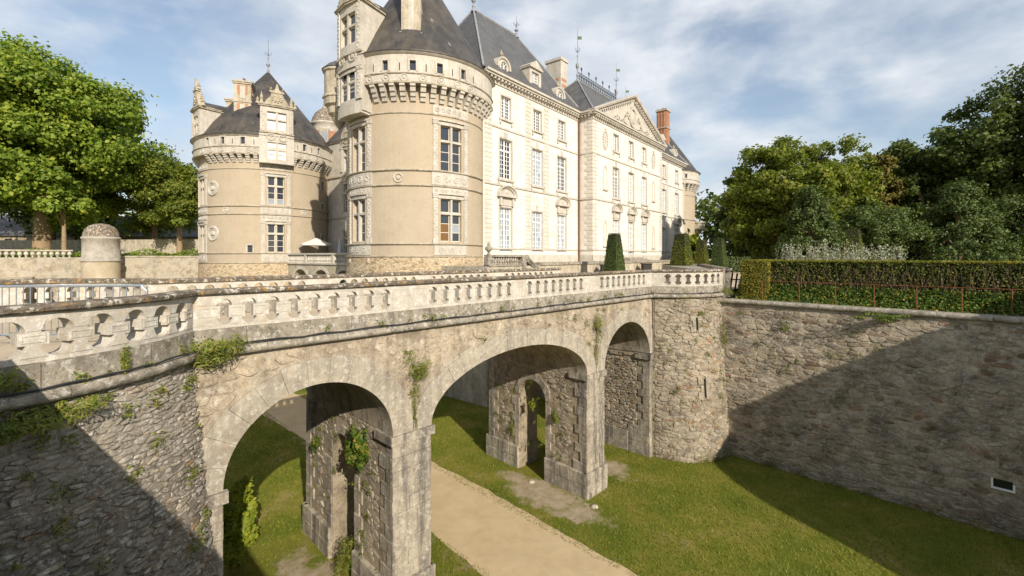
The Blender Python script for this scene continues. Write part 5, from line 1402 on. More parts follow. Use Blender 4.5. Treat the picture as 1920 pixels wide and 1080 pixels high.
finial(wing, Cw(4.3, 5, 30.8), 2.8, vane=False); finial(wing, Cw(10.4, 5, 30.8), 1.9, vane=False)
finial(wing, Cw(17.9, 2.5, 28.1), 5.6); finial(wing, Cw(27.3, 2.5, 28.1), 5.0); finial(wing, Cw(30.4, 3.0, 26.8), 1.9, vane=False); finial(wing, Cw(35.5, 5, 28.2), 5.2)
# wrought-iron cresting
mb = MB(); n = 17
for k in range(n):
    u = 18.2 + (27.0 - 18.2) * k / (n - 1); big = k % 3 == 1
    h = 1.45 if big else .95
    mb.tube([Cw(u, 2.5, 28.1), Cw(u, 2.5, 28.1 + h)], .03, 4)
    for s in (-1, 1):
        for z0, rr in ((28.45, .2), (28.85, .16)):
            pts = [Cw(u + s * (.02 + rr - rr * math.cos(q)), 2.5, z0 + rr * math.sin(q)) for q in [2 * PI * i / 9 for i in range(9)]]
            mb.tube(pts, .025, 4)
    if big:
        for s in (-1, 0, 1): mb.tube([Cw(u, 2.5, 29.3), Cw(u + s * .14, 2.5, 29.5), Cw(u + s * .1, 2.5, 29.7)], .035, 4)
mb.tube([Cw(18, 2.5, 28.3), Cw(27.2, 2.5, 28.3)], .03, 4)
mb.obj('iron_cresting', 'iron', wing)
# dormers
def bullseye(u, z0=22.96, w=1.35):
    Md = lambda a, z, d: Cw(u + a, .25 - d, z)
    zc = z0 + .95; r = w / 2
    poly = [(-r, z0), (r, z0), (r, zc)] + [(r * math.cos(PI * k / 12), zc + r * math.sin(PI * k / 12)) for k in range(1, 12)] + [(-r, zc)]
    mb = MB(); mb.prism(Md, poly, -1.6, .0)
    arch = [(-r - .05, zc - .1)] + [((r + .05) * math.cos(PI - PI * k / 14), zc + (r + .05) * math.sin(PI * k / 14)) for k in range(15)] + [(r + .05, zc - .1)]
    mb.sweep(Md, arch, [(-.05, -1.6), (-.05, .1), (.1, .14), (.14, -1.6)])
    mb.ring(Md, 0, zc, .42, .09, -.01, .09, 20, .5)
    mb.mbox(Md, -r - .1, r + .1, z0, z0 + .16, -.3, .08)
    o = mb.obj('bullseye_dormer', 'limestone_trim', wing)
    MB().disc(Md, 0, zc, .36, .0, .02, 18, .44).obj('glass', 'glass_dark', o)
    mb = MB()
    for k in range(4):
        q = PI * k / 4; mb.tube([Md(.34 * math.cos(q), zc + .42 * math.sin(q), .035), Md(-.34 * math.cos(q), zc - .42 * math.sin(q), .035)], .025, 4)
    mb.obj('glazing_bar', 'white_paint', o)
    mb = MB(); urn(mb, Md(0, zc + r + .12, -.2), .8); mb.obj('urn', 'limestone_grey', o)
bullseye(U1[0]); bullseye(U1[2]); bullseye(U4[1])
def ped_dormer(u, w=1.7):
    Md = lambda a, z, d: Cw(u + a, .2 - d, z); r = w / 2
    mb = MB(); mb.add(*(lambda g: (g.v, g.f))(wallgrid(Md, -r, r, 22.96, 25.1, [(-.5, .5, 23.2, 24.85)], .25)))
    for s in (-1, 1): mb.mbox(Md, min(s * r, s * (r - .15)), max(s * r, s * (r - .15)), 22.96, 25.1, -2.2, -.003)
    mb.mbox(Md, -r - .1, r + .1, 25.1, 25.24, -2.2, .16); mb.prism(Md, [(-r - .14, 25.24), (r + .14, 25.24), (0, 25.85)], -2.4, .12)
    o = mb.obj('pediment_dormer', 'limestone_trim', wing)
    f = french_window(wing, Md, 0, 23.2, 24.85, 1.0, 4, 6, 'glass_dark', .16)
ped_dormer(U1[1]); ped_dormer(U4[0])
# chimneys
def striped(u, y, z0, z1, w, dep):
    Mc = lambda a, z, d: Cw(u + a, y - d, z)
    mb = MB(); mb.mbox(Mc, -w / 2, w / 2, z0, z1 - .15, -dep / 2, dep / 2); mb.mbox(Mc, -w / 2 - .1, w / 2 + .1, z1 - .3, z1, -dep / 2 - .1, dep / 2 + .1)
    c = mb.obj('chimney', 'limestone_trim', wing); m2 = MB()
    for k in range(6):
        z = z0 + .3 + k * .62
        if z + .32 > z1 - .4: break
        m2.mbox(Mc, -w * .36, w * .36, z, z + .32, dep / 2 - .02, dep / 2 + .012); m2.mbox(lambda a, zz, d: Mc(-w / 2 - d, zz, a), -dep * .36, dep * .36, z, z + .32, -.02, .012)
    m2.obj('brick_panel', 'brick', c)
striped(17.0, 4.6, 24.5, 30.4, 1.3, 1.9)
def brick_stack(u, y, z0, z1, w):
    Mc = lambda a, z, d: Cw(u + a, y - d, z)
    mb = MB(); mb.mbox(Mc, -w / 2, w / 2, z0, z1 - .2, -w / 2, w / 2)
    for s in (-.32, 0, .32):
        for q in (-1, 1): mb.mbox(Mc, (s - .09) * w, (s + .09) * w, z0 + .1, z1 - .35, min(q * w / 2, q * w * .55), max(q * w / 2, q * w * .55)); mb.mbox(Mc, min(q * w / 2, q * w * .55), max(q * w / 2, q * w * .55), z0 + .1, z1 - .35, (s - .09) * w, (s + .09) * w)
    c = mb.obj('chimney', 'brick', wing); m2 = MB()
    for z, e in ((z0 + (z1 - z0) * .66, .16), (z1 - .3, .18), (z1 - .12, .1)): m2.mbox(Mc, -w / 2 - e, w / 2 + e, z, z + .18, -w / 2 - e, w / 2 + e)
    m2.lathe(Mc(0, z1, 0), [(.16, 0), (.14, .35), (.18, .4), (.1, .45)], 8)
    m2.obj('chimney_cap', 'limestone_grey', c)
brick_stack(44.6, 3.0, 22.9, 31.6, 1.45)
brick_stack(0.2, 7.5, 24, 33.3, 1.0)
# copper rain pipe in the re-entrant corner
mb = MB(); mb.tube([Cw(VA - .16, -.16, 8.3), Cw(VA - .16, -.16, 22.2)], .075, 8); mb.obj('rain_pipe', 'rust', wing)

# ------------------------------------------------------------------ link range between the two towers, stair turret, terrace
link_r = empty('castle_range', (-16.2, 41, 0), 'narrow carved stone range with tall windows between the two round towers', 'building')
LX = (-7.1, 34.2); LD = (-.8075, .5899); LO = (-.5899, -.8075)
ML0 = lambda a, z, d: (LX[0] + LD[0] * a + LO[0] * d, LX[1] + LD[1] * a + LO[1] * d, z)
ML = lambda a, z, d: ML0(a, z, d - 4.2)
lw = [9.3, 12.3, 15.3]
hl = [(a - .6, a + .6, z0, z1) for a in lw for z0, z1 in ((9.2, 11.8), (13.6, 16.6), (17.9, 20.2))]
wallgrid(ML, 3, 19, 7.2, 21.0, hl, .3).obj('wall', 'limestone_trim', link_r)
mb = MB(); mb.add([ML(3, 7.2, -8), ML(19, 7.2, -8), ML(19, 21, -8), ML(3, 21, -8)], [(0, 1, 2, 3)]); mb.obj('wall', 'limestone_trim', link_r)
for a in lw:
    for z0, z1 in ((9.2, 11.8), (13.6, 16.6), (17.9, 20.2)):
        cross_window(link_r, ML, a, z0, z1, 1.2); ren_bay(link_r, ML, a, 2.1, z0, z1 - .1, z1 + .5, z1 + 1.0, int(a + z0), 1)
for z in (13.0, 17.3, 21.0): MB().mbox(ML, 3, 19, z, z + .16, -.02, .14).obj('string_course', 'limestone_grey', link_r)
for a in lw: mb = MB(); mb.disc(ML, a, 21.2, 1.0, -.3, .05, 20, 1.2); mb.ring(ML, a, 21.3, .6, .12, 0, .12, 14); mb.obj('shell_gable', 'limestone_grey', link_r)
MB().add([ML(3, 21.1, .2), ML(19, 21.1, .2), ML(19, 26, -4), ML(3, 26, -4), ML(3, 21.1, -8), ML(19, 21.1, -8)], [(0, 1, 2, 3), (3, 2, 5, 4)]).obj('roof', 'slate', link_r)
st = empty('stair_turret', (-21.2, 52.0, 0), 'brick stair turret with grey dome and stone lantern behind the far tower', 'turret')
sc_ = (-21.2, 52.0, 0)
MB().lathe(sc_, [(1.55, 8), (1.55, 23.4)], 20).obj('drum', 'brick', st, smooth=True)
MB().lathe(sc_, [(1.56, 23.1), (1.6, 23.4), (1.62, 23.9), (1.8, 24.0), (1.8, 24.15), (1.6, 24.2)], 20).obj('stone_band', 'limestone_trim', st, smooth=True)
MB().lathe(sc_, [(1.75, 24.15), (1.6, 24.7), (1.3, 25.3), (.85, 25.75), (.45, 25.95)], 20).obj('dome', 'lichen_coping', st, smooth=True)
MB().lathe(sc_, [(.55, 25.9), (.55, 26.1), (.4, 26.12), (.38, 27.1), (.56, 27.15), (.56, 27.25), (.42, 27.5), (.15, 27.75), (.1, 27.9), (.16, 28.05), (.1, 28.25), (0, 28.45)], 12).obj('lantern', 'limestone_grey', st, smooth=False)
mb = MB(); Mst = lambda a, z, d: (sc_[0] + .3 + a, sc_[1] - 1.55 - d, z)
mb.mbox(Mst, -.5, .5, 21.6, 23.3, -.3, .04); o = mb.obj('window_surround', 'limestone_grey', st)
MB().mbox(Mst, -.28, .28, 21.9, 23.0, .02, .06).obj('pane', 'glass_pale', o)
# terrace with arches, balustrade and parasol between the towers
terr = empty('castle_terrace', ML0(11, 0, 1), 'small arched stone terrace with balustrade between the two towers', 'terrace')
MTa = lambda a, z, d: ML0(a, z, 1.0 + d)
pol = [(4.5, 0), (6.6, 0)]
for c in (8.0, 11.4, 14.8): pol += [(c - 1.15, 0), (c - 1.15, 6.9)] + [(c - 1.15 * math.cos(PI * k / 10), 6.9 + 1.0 * math.sin(PI * k / 10)) for k in range(1, 10)] + [(c + 1.15, 6.9), (c + 1.15, 0)]
pol += [(18.6, 0), (18.6, 8.35), (4.5, 8.35)]
MB().prism(MTa, pol, -4.6, 0).obj('arcade', 'limestone_grey', terr)
for c in (8.0, 11.4, 14.8):
    MB().sweep(MTa, [(c - 1.3 * math.cos(PI * k / 12), 6.9 + 1.12 * math.sin(PI * k / 12)) for k in range(13)], [(-.14, -.05), (-.14, .04), (.14, .04), (.14, -.05)]).obj('arch_ring', 'limestone_trim', terr)
mb = MB(); mb.mbox(MTa, 4.5, 18.6, 8.35, 8.5, -.4, .12); mb.mbox(MTa, 4.5, 18.6, 9.22, 9.36, -.26, .06)
for a in (4.6, 9.6, 14.0, 18.3): mb.mbox(MTa, a - .16, a + .16, 8.5, 9.22, -.24, .04)
mb.obj('rail', 'limestone_trim', terr)
blm = mesh('baluster', *(lambda m: (m.v, m.f))(MB().lathe((0, 0, 0), [(.1, 0), (.1, .06), (.05, .1), (.1, .25), (.06, .42), (.05, .6), (.09, .66), (.09, .72)], 8)), 'limestone_trim')
for k in range(58):
    a = 4.9 + k * .235
    if min(abs(a - x) for x in (9.6, 14.0, 18.3)) < .2: continue
    link('baluster', blm, terr, MTa(a, 8.5, -.1))
def parasol(p, r, h, open_, label, mat):
    t = empty('parasol', p, label, 'parasol')
    x, y, z = p
    MB().tube([(x, y, z), (x, y, z + h)], .03, 8).obj('pole', 'steel', t)
    MB().lathe(p, [(.3, 0), (.3, .06), (.05, .1)], 12).obj('base', 'steel', t)
    mb = MB()
    if open_:
        n = 8
        v = [(x, y, z + h)] + [(x + r * math.cos(2 * PI * k / n + .3), y + r * math.sin(2 * PI * k / n + .3), z + h - .62) for k in range(n)] + [(x + r * math.cos(2 * PI * k / n + .3), y + r * math.sin(2 * PI * k / n + .3), z + h - .74) for k in range(n)]
        f = [(0, k + 1, (k + 1) % n + 1) for k in range(n)] + [(k + 1, (k + 1) % n + 1, n + 1 + (k + 1) % n, n + 1 + k) for k in range(n)]
        mb.add(v, f)
        rb = MB()
        for k in range(n): rb.tube([(x, y, z + h - .05), tuple(v[k + 1][i] - (.02 if i == 2 else 0) for i in range(3))], .015, 4)
        rb.obj('rib', 'steel', t)
    else:
        mb.lathe((x, y, z), [(.05, h), (.1, h * .85), (.2, h * .55), (.26, h * .32), (.18, h * .3)], 9)
    mb.obj('canopy', mat, t)
q = ML0(15.6, 8.36, -1.0); parasol(q, 1.5, 2.5, True, 'open cream parasol on the terrace between the towers', 'cloth')
q = ML0(11.6, 8.36, -1.0); parasol(q, .3, 2.4, False, 'closed pale blue parasol by the terrace window', 'cloth_blue')

# ------------------------------------------------------------------ raised terrace before the facade
rt = empty('castle_terrace', Cw(15, -4.2, 7), 'raised terrace with low grey coped wall along the white facade', 'terrace')
MTR = lambda a, z, d: Cw(a, -4.4 - d, z)
MB().mbox(MTR, -4.4, 46, -.1, 8.45, -4.35, 0).obj('terrace_wall', 'limestone_grey', rt)
c = [1.0]
while c[-1] < 40: c.append(c[-1] + 1.9)
for p, q in zip(c, c[1:]): MB().mbox(MTR, p + .01, q - .01, 8.452, 8.66, -.45, .1).obj('coping_stone', 'grey_course', rt)
blm2 = mesh('baluster', *(lambda m: (m.v, m.f))(MB().lathe((0, 0, 0), [(.1, 0), (.1, .05), (.05, .08), (.11, .2), (.06, .34), (.05, .4), (.09, .44), (.09, .48)], 8)), 'grey_course')
mb = MB(); mb.mbox(MTR, -4.3, -.55, 8.452, 8.56, -.4, .06); mb.mbox(MTR, -4.3, -.5, 9.04, 9.18, -.38, .06); mb.mbox(MTR, -1.0, -.55, 8.3, 9.04, -.36, .05); mb.mbox(MTR, -4.35, -3.9, 8.56, 9.04, -.36, .02)
mb.obj('rail', 'grey_course', rt)
for k in range(11): link('baluster', blm2, rt, MTR(-3.75 + k * .245, 8.56, -.16))
mb = MB()
for k in range(10):
    t = k / 9; mb.disc(MTR, -.5 + 1.3 * t, 9.0 - .75 * t ** .7, .2 - .06 * t, -.3, .1, 10)
mb.obj('scroll', 'grey_course', rt)
mb = MB(); urn(mb, MTR(-4.1, 9.18, -.16), 1.0); mb.obj('urn', 'grey_course', rt)
# steps at the centre block
stp = MB()
for k in range(4): stp.mbox(MA, 6.6 - .3 * k, 10.8 + .3 * k, 8.45, 8.95 - k * .12, -.05, .5 + .35 * k)
stp.obj('steps', 'grey_course', rt)
plat = MB(); pl = [(9.9, 22.9), (10.7, 22.2), (14.7, 34.8), (11.9, 36.0)]
plat.add([(x, y, DECK - .3) for x, y in pl] + [(x, y, 8.36) for x, y in pl], [(4, 5, 6, 7), (0, 1, 5, 4), (1, 2, 6, 5), (2, 3, 7, 6), (3, 0, 4, 7)])
pm = plat.obj('stone_platform', 'grey_course', None, label='low grey stone platform behind the far bastion parapet', category='platform')
cp = MB()
for (x0, y0), (x1, y1) in (((10.7, 22.2), (14.7, 34.8)), ((14.7, 34.8), (11.9, 36.0)), ((9.9, 22.9), (10.7, 22.2))):
    L = math.hypot(x1 - x0, y1 - y0); n = max(1, round(L / 1.6))
    Mk = lambda a, z, d: (x0 + (x1 - x0) * a / L + (y1 - y0) / L * d, y0 + (y1 - y0) * a / L - (x1 - x0) / L * d, z)
    for k in range(n): cp.mbox(Mk, L * k / n + .01, L * (k + 1) / n - .01, 8.364, 8.5, -.4, .08)
link('coping', mesh('coping', cp.v, cp.f, 'lichen_coping'), pm)

# ------------------------------------------------------------------ foliage
def leaf_object(name, P, N, size, mat, parent=None, seed=0, aspect=.62, jit=.5, **kw):
    rng = np.random.default_rng(seed)
    V, Q = leaf_cards(rng, P, N, size, aspect, jit)
    return link(name, fastmesh(name, V, Q, mat), parent, **kw)

def clump_points(rng, centers, radii, n, squash=.8, inner=.45):
    """leaf positions in uneven sprays: each clump is stretched along its own direction and frays at the rim"""
    m = len(centers); k = rng.choice(m, n, p=(radii ** 2) / (radii ** 2).sum())
    ax = unit(rng.normal(0, 1, (m, 3)) * np.array([1, 1, .5])); st = rng.uniform(.1, .9, m)
    D = unit(rng.normal(0, 1, (n, 3)))
    rr = radii[k] * np.clip(inner + (1 - inner) * rng.random(n) ** .6 + rng.normal(0, .14, n), .1, 1.3)
    off = D * rr[:, None] * np.array([1, 1, squash])
    off += ax[k] * (np.sum(off * ax[k], 1) * st[k])[:, None]
    twig = rng.integers(0, 40, n) + k * 40                      # leaves gather on twigs inside a clump
    tv = rng.normal(0, .16, (m * 40, 3)) * np.repeat(radii, 40)[:, None]
    return centers[k] + off * .85 + tv[twig], unit(D + np.array([0, 0, .35]))

def tree(name, base, height, crown_r, crown_z0, nleaf, leaf, mat, label, seed, trunk_r=.5, squash=1.0, nclump=70, category='tree', group=None, shape='round', bark='bark', lean=(0, 0), clump=.26, jit=.55):
    rng = np.random.default_rng(seed); rg = random.Random(seed)
    root = empty(name, base, label, category, group)
    x, y, z = base; top = z + height; cz = z + crown_z0; ch = top - cz
    C = []; Rr = []
    while len(C) < nclump:
        d = unit(rng.normal(0, 1, (1, 3)))[0]; f = rng.random() ** .45
        px, py, pz = d[0] * f, d[1] * f, (d[2] * f + 1) / 2
        if shape == 'cone':
            w = (1 - pz) ** .75 + .06; pz = rng.random() ** 1.3; w = (1 - pz) ** .8 + .05
            a = rng.random() * 2 * PI; q = .55 + .45 * rng.random() ** .5
            px, py = math.cos(a) * w * q, math.sin(a) * w * q
        elif shape == 'broad':
            w = 1.0 if pz < .6 else 1.0
            pz = pz ** .8
        C.append((x + lean[0] * pz + px * crown_r, y + lean[1] * pz + py * crown_r, cz + pz * ch * .94))
        Rr.append(crown_r * clump * rng.uniform(.6, 1.25) * (1 if shape != 'cone' else .75))
    C = np.array(C); Rr = np.array(Rr)
    P, N = clump_points(rng, C, Rr, nleaf, .7, .35)
    ctr = np.array([x, y, cz + ch * .45])
    N = unit(N + .5 * unit(P - ctr))
    V, Q = leaf_cards(rng, P, N, leaf, .7, jit)
    link('crown', fastmesh('crown', V, Q, mat), root)
    mb = MB(); h1 = crown_z0 + ch * .55
    mb.tube([(x, y, z - .3), (x + .02, y, z + .3), (x + lean[0] * .1, y + lean[1] * .1, z + h1 * .5), (x + lean[0] * .4, y + lean[1] * .4, z + h1)], trunk_r * 1.15, 12, trunk_r * .35)
    for k in range(min(14, nclump // 3)):
        c = C[rg.randrange(len(C))]; t = rg.uniform(.35, .9); s = (x + lean[0] * .3 * t, y + lean[1] * .3 * t, z + h1 * t)
        m = tuple(s[i] * .5 + c[i] * .5 + (0, 0, .05 * height)[i] for i in range(3))
        mb.tube([s, m, tuple(c)], trunk_r * .34, 6, trunk_r * .06)
    mb.obj('trunk', bark, root, smooth=True)
    return root

# left park
tree('plane_tree', (-56, 54, 9.0), 25.0, 10.6, 3.6, 95000, .46, 'leaf_plane', 'huge bright green plane tree with thick flaking trunk left of the towers', 1, 1.0, nclump=200, clump=.17, shape='broad')
tree('plane_tree', (-64, 48, 9.0), 22, 8.0, 3.0, 30000, .46, 'leaf_plane', 'plane tree cut off by the left edge of the picture', 2, .8, nclump=70, clump=.24)
tree('lime_tree', (-44.0, 60, 9.0), 13.5, 4.6, 3.2, 26000, .36, 'leaf_mid', 'lower green tree right of the great plane tree, beside the far tower', 3, .42, nclump=60)
tree('lime_tree', (-52, 66, 9.0), 15.5, 6.5, 3.4, 22000, .42, 'leaf_mid', 'tree filling the gap behind the great plane tree', 4, .5, nclump=60)
tree('lime_tree', (-50.2, 50.8, 9.0), 11, 2.6, 4.2, 5000, .5, 'leaf_plane', 'slim young tree with pale trunk beside the domed guard turret', 5, .28, nclump=24, clump=.34)
tree('dark_tree', (-75, 74, 9.0), 20, 11, 2.5, 13000, .8, 'leaf_dark', 'dark tree in the shade behind the plane trees', 6, .6, nclump=60)
# low clipped planting on top of the end wall
rng = np.random.default_rng(8)
n = 9000; s = rng.uniform(-26, 14, n); q = 45.0 + rng.uniform(0, 2.2, n)
Pp = np.array([B(a, b, 0) for a, b in zip(s, q)]); Pp[:, 2] = 9.05 + rng.random(n) ** 1.2 * (.5 + .25 * np.sin(s * 1.7))
o = leaf_object('ground_cover', Pp, np.tile([0, -.3, 1.0], (n, 1)), .22, 'leaf_plane', seed=9); tag(o, 'low green ground cover along the top of the far wall', 'ground cover', kind='stuff')
# outbuilding and park wall behind the trees
ob = empty('outbuilding', (-62, 72, 9), 'long low outbuilding with dark slate roof behind the plane trees', 'building')
Mo = lambda a, z, d: (-100 + a * .96 + d * .28, 75 + a * -.02 * 0 - d * .96 + a * .10, z)
holes_o = [(k * 6 + 3, k * 6 + 4.2, 9.8, 12.0) for k in range(9)]
wallgrid(Mo, 0, 58, 9, 12.6, holes_o, .3).obj('wall', stone_mat('outbuilding_wall', [(.3, (.33, .27, .19)), (.7, (.45, .38, .28))], 1, dark=.3), ob)
for h in holes_o: MB().mbox(Mo, h[0], h[1], h[2], h[3], -.3, -.25).obj('window', 'glass_dark', ob)
MB().add([Mo(-1, 12.5, .5), Mo(59, 12.5, .5), Mo(59, 16.3, -4), Mo(-1, 16.3, -4), Mo(-1, 12.5, -8), Mo(59, 12.5, -8)], [(0, 1, 2, 3), (3, 2, 5, 4)]).obj('roof', 'slate_blue', ob)
pw = empty('park_wall', (-50, 62, 9), 'sunlit old stone wall under the trees beside the far tower', 'wall')
MB().mbox(lambda a, z, d: (-90 + a, 68 - a * .12 - d, z), 0, 62, 9, 11.4, -.4, 0).obj('wall_face', 'limestone_grey', pw)
hs = empty('house', (-52, 92, 9), 'distant house with dark roof and pale gable behind the park wall', 'building')
Mh = lambda a, z, d: (-62 + a, 92 - d, z)
wallgrid(Mh, 0, 16, 9, 14.2, [(11.5, 12.4, 11.2, 12.8), (8, 8.9, 11.2, 12.8)], .2).obj('wall', 'render_coat', hs)
for a in (11.5, 8): french_window(hs, Mh, a + .45, 11.2, 12.8, .9, 2, 3, 'glass_dark', .1)
MB().add([Mh(-.5, 14.1, .4), Mh(16.5, 14.1, .4), Mh(16.5, 18, -4), Mh(-.5, 18, -4), Mh(-.5, 14.1, -8), Mh(16.5, 14.1, -8)], [(0, 1, 2, 3), (3, 2, 5, 4)]).obj('roof', 'slate', hs)

# right park: trees behind the hedge
RT = [ # name, x, y, height, r, z0, leaves, leaf, mat, label, kind
 ('dark_tree', 29.8, 58, 14.0, 3.4, .8, 12000, .55, 'leaf_dark', 'dark shaded tree at the edge of the wood nearest the facade', 'round', 50),
 ('chestnut_tree', 29.5, 50, 15.8, 5.2, 1.0, 22000, .5, 'leaf_mid', 'yellow green chestnut tree at the near edge of the wood', 'round', 80),
 ('chestnut_tree', 40.5, 56, 17.5, 5.2, 1.5, 17000, .5, 'leaf_mid', 'tall chestnut tree with rounded top in the middle of the wood', 'round', 70),
 ('turning_tree', 43.5, 54, 15.0, 3.0, 3.0, 6000, .45, 'leaf_rust', 'browning tree between the chestnut and the dark wood', 'round', 34),
 ('dark_tree', 50.0, 54, 17.5, 6.0, 1.0, 17000, .55, 'leaf_dark', 'broad dark tree right of the browning tree', 'broad', 70),
 ('dark_tree', 56.0, 50, 22.0, 7.5, 1.0, 20000, .6, 'leaf_dark', 'very tall dark tree towards the right edge', 'broad', 80),
 ('dark_tree', 61.0, 44, 27.5, 9.0, 1.0, 24000, .62, 'leaf_dark', 'tallest dark tree cut off by the right edge', 'broad', 90),
 ('yew_tree', 28.6, 43.5, 8.6, 3.4, .2, 15000, .3, 'leaf_yew', 'feathery dark yew in front of the chestnut tree', 'cone', 90),
 ('yew_tree', 35.5, 44, 7.2, 3.6, .2, 15000, .3, 'leaf_yew', 'low spreading yew in the middle of the wood edge', 'broad', 70),
 ('yew_tree', 41.5, 42, 8.8, 4.3, .2, 19000, .3, 'leaf_yew', 'large grey green yew behind the silver shrub', 'cone', 110),
 ('yew_tree', 47.5, 41, 7.5, 4.2, .2, 17000, .3, 'leaf_yew', 'broad yew towards the right edge behind the hedge', 'broad', 80),
 ('chestnut_tree', 36.0, 52, 14.0, 4.6, 1.2, 14000, .5, 'leaf_mid', 'chestnut tree between the two tallest chestnuts', 'round', 60),
]
for i, (nm, x, y, h, r, z0, nl, lf, mt, lb, shp, nc) in enumerate(RT):
    tree(nm, (x, y, DECK), h, r, z0, int(nl * 1.9), lf * .72, mt, lb, 40 + i, .35, nclump=int(nc * 2.2), shape=shp, group='trees of the wood', clump=.2 if shp != 'cone' else .19, jit=.6)
# far wood closing the horizon
rng = np.random.default_rng(60)
cent = []; rad = []
for k in range(150):
    x = rng.uniform(20, 150); cent.append((x, 78 - .25 * (x - 20) + rng.uniform(-5, 12), DECK + rng.uniform(0, 12))); rad.append(rng.uniform(2.5, 4.5))
P_, N_ = clump_points(rng, np.array(cent), np.array(rad), 26000, .8)
o = leaf_object('far_wood', P_, N_, 1.0, 'leaf_dark', seed=61); tag(o, 'dark mass of woodland closing the view behind the hedge', 'woodland', kind='stuff')
rng = np.random.default_rng(62)
cent = []; rad = []
for k in range(110):
    x = rng.uniform(-140, -45); cent.append((x, 96 + rng.uniform(-4, 10), 9 + rng.uniform(0, 8))); rad.append(rng.uniform(2.5, 4.5))
P_, N_ = clump_points(rng, np.array(cent), np.array(rad), 15000, .8)
o = leaf_object('far_wood', P_, N_, 1.0, 'leaf_dark', seed=63); tag(o, 'dark line of trees far behind the outbuilding', 'woodland', kind='stuff')
sh = tree('bright_shrub', (21.6, 55, DECK), 4.6, 1.5, .2, 4000, .35, 'leaf_bright', 'sunlit light green shrub at the far corner of the facade', 70, .12, nclump=20, category='shrub', clump=.4)
fh = empty('house', (29, 84, DECK), 'distant house with orange chimney glimpsed past the far corner tower', 'building')
Mh2 = lambda a, z, d: (26 + a, 84 - d, z)
MB().mbox(Mh2, 0, 9, DECK, 11.2, -6, 0).obj('wall', 'limestone_trim', fh)
MB().add([Mh2(-.4, 11.1, .4), Mh2(9.4, 11.1, .4), Mh2(9.4, 14.2, -3), Mh2(-.4, 14.2, -3), Mh2(-.4, 11.1, -6), Mh2(9.4, 11.1, -6)], [(0, 1, 2, 3), (3, 2, 5, 4), (0, 3, 4), (1, 5, 2)]).obj('roof', 'slate', fh)
MB().box(26.5, 27.5, 85, 86, 12, 16.4).obj('chimney', 'brick', fh)

# clipped yew obelisks
def topiary(base, w, h, rot, label, seed, top=.52):
    root = empty('topiary', base, label, 'topiary', 'clipped yew obelisks on the terrace')
    x, y, z = base; ca, sa = math.cos(rot), math.sin(rot)
    def pt(a, b, t):
        k = (1 + (top - 1) * t) * w / 2; return (x + (a * ca - b * sa) * k, y + (a * sa + b * ca) * k, z + h * t)
    v = [pt(a, b, t) for t in (0, .985) for a, b in ((-.96, -.96), (.96, -.96), (.96, .96), (-.96, .96))]
    MB().add(v, [(0, 1, 5, 4), (1, 2, 6, 5), (2, 3, 7, 6), (3, 0, 4, 7), (4, 5, 6, 7)]).obj('core', 'hedge_core', root)
    rng = np.random.default_rng(seed); n = 6500
    t = 1 - np.sqrt(rng.random(n)) * .999; side = rng.integers(0, 4, n); e = rng.uniform(-1, 1, n); jit = 1 + rng.normal(0, .012, n)
    k = (1 + (top - 1) * t) * w / 2
    a = np.where(side == 0, -1, np.where(side == 1, 1, e)) * jit; b = np.where(side == 2, -1, np.where(side == 3, 1, e)) * jit
    P = np.stack([x + (a * ca - b * sa) * k, y + (a * sa + b * ca) * k, z + h * t], 1)
    na = np.where(side == 0, -1., np.where(side == 1, 1., 0)); nb = np.where(side == 2, -1., np.where(side == 3, 1., 0))
    N = np.stack([na * ca - nb * sa, na * sa + nb * ca, np.full(n, .25)], 1)
    m = 500; e1, e2 = rng.uniform(-1, 1, m), rng.uniform(-1, 1, m); kk = top * w / 2
    P = np.vstack([P, np.stack([x + (e1 * ca - e2 * sa) * kk, y + (e1 * sa + e2 * ca) * kk, np.full(m, z + h)], 1)]); N = np.vstack([N, np.tile([0, 0, 1.], (m, 1))])
    V, Q = leaf_cards(rng, P, N, .085, .7, .45)
    link('clipped_foliage', fastmesh('clipped_foliage', V, Q, 'leaf_box' if seed % 2 else 'leaf_yew'), root)
topiary((7.45, 33, DECK), 1.25, 3.32, .75, 'clipped yew obelisk nearest the facade steps', 200)
topiary((13.1, 35, DECK), 1.5, 3.4, .75, 'largest clipped yew obelisk, above the far bastion', 201)
topiary((20.1, 48, DECK), 1.3, 3.4, .75, 'small distant clipped yew obelisk, left one of the pair by the wood', 203)
topiary((19.65, 43, DECK), 1.35, 3.35, .75, 'clipped yew obelisk, right one of the pair by the wood', 204)
topiary((28.6, 38, DECK), 1.6, 3.9, .75, 'clipped obelisk rising behind the silver shrub', 205)

# planters and small flowers at the foot of the terrace wall
for i, (u, lb) in enumerate(((9.0, 'dark square planter beside the yew obelisk nearest the steps'), (17.4, 'dark square planter beside the largest yew obelisk'))):
    p = Cw(u, -5.4, DECK); mb = MB(); mb.box(p[0] - .4, p[0] + .4, p[1] - .4, p[1] + .4, DECK, DECK + .9); mb.box(p[0] - .46, p[0] + .46, p[1] - .46, p[1] + .46, DECK + .9, DECK + 1.0)
    mb.obj('planter', 'black_wood', None, label=lb, category='planter')

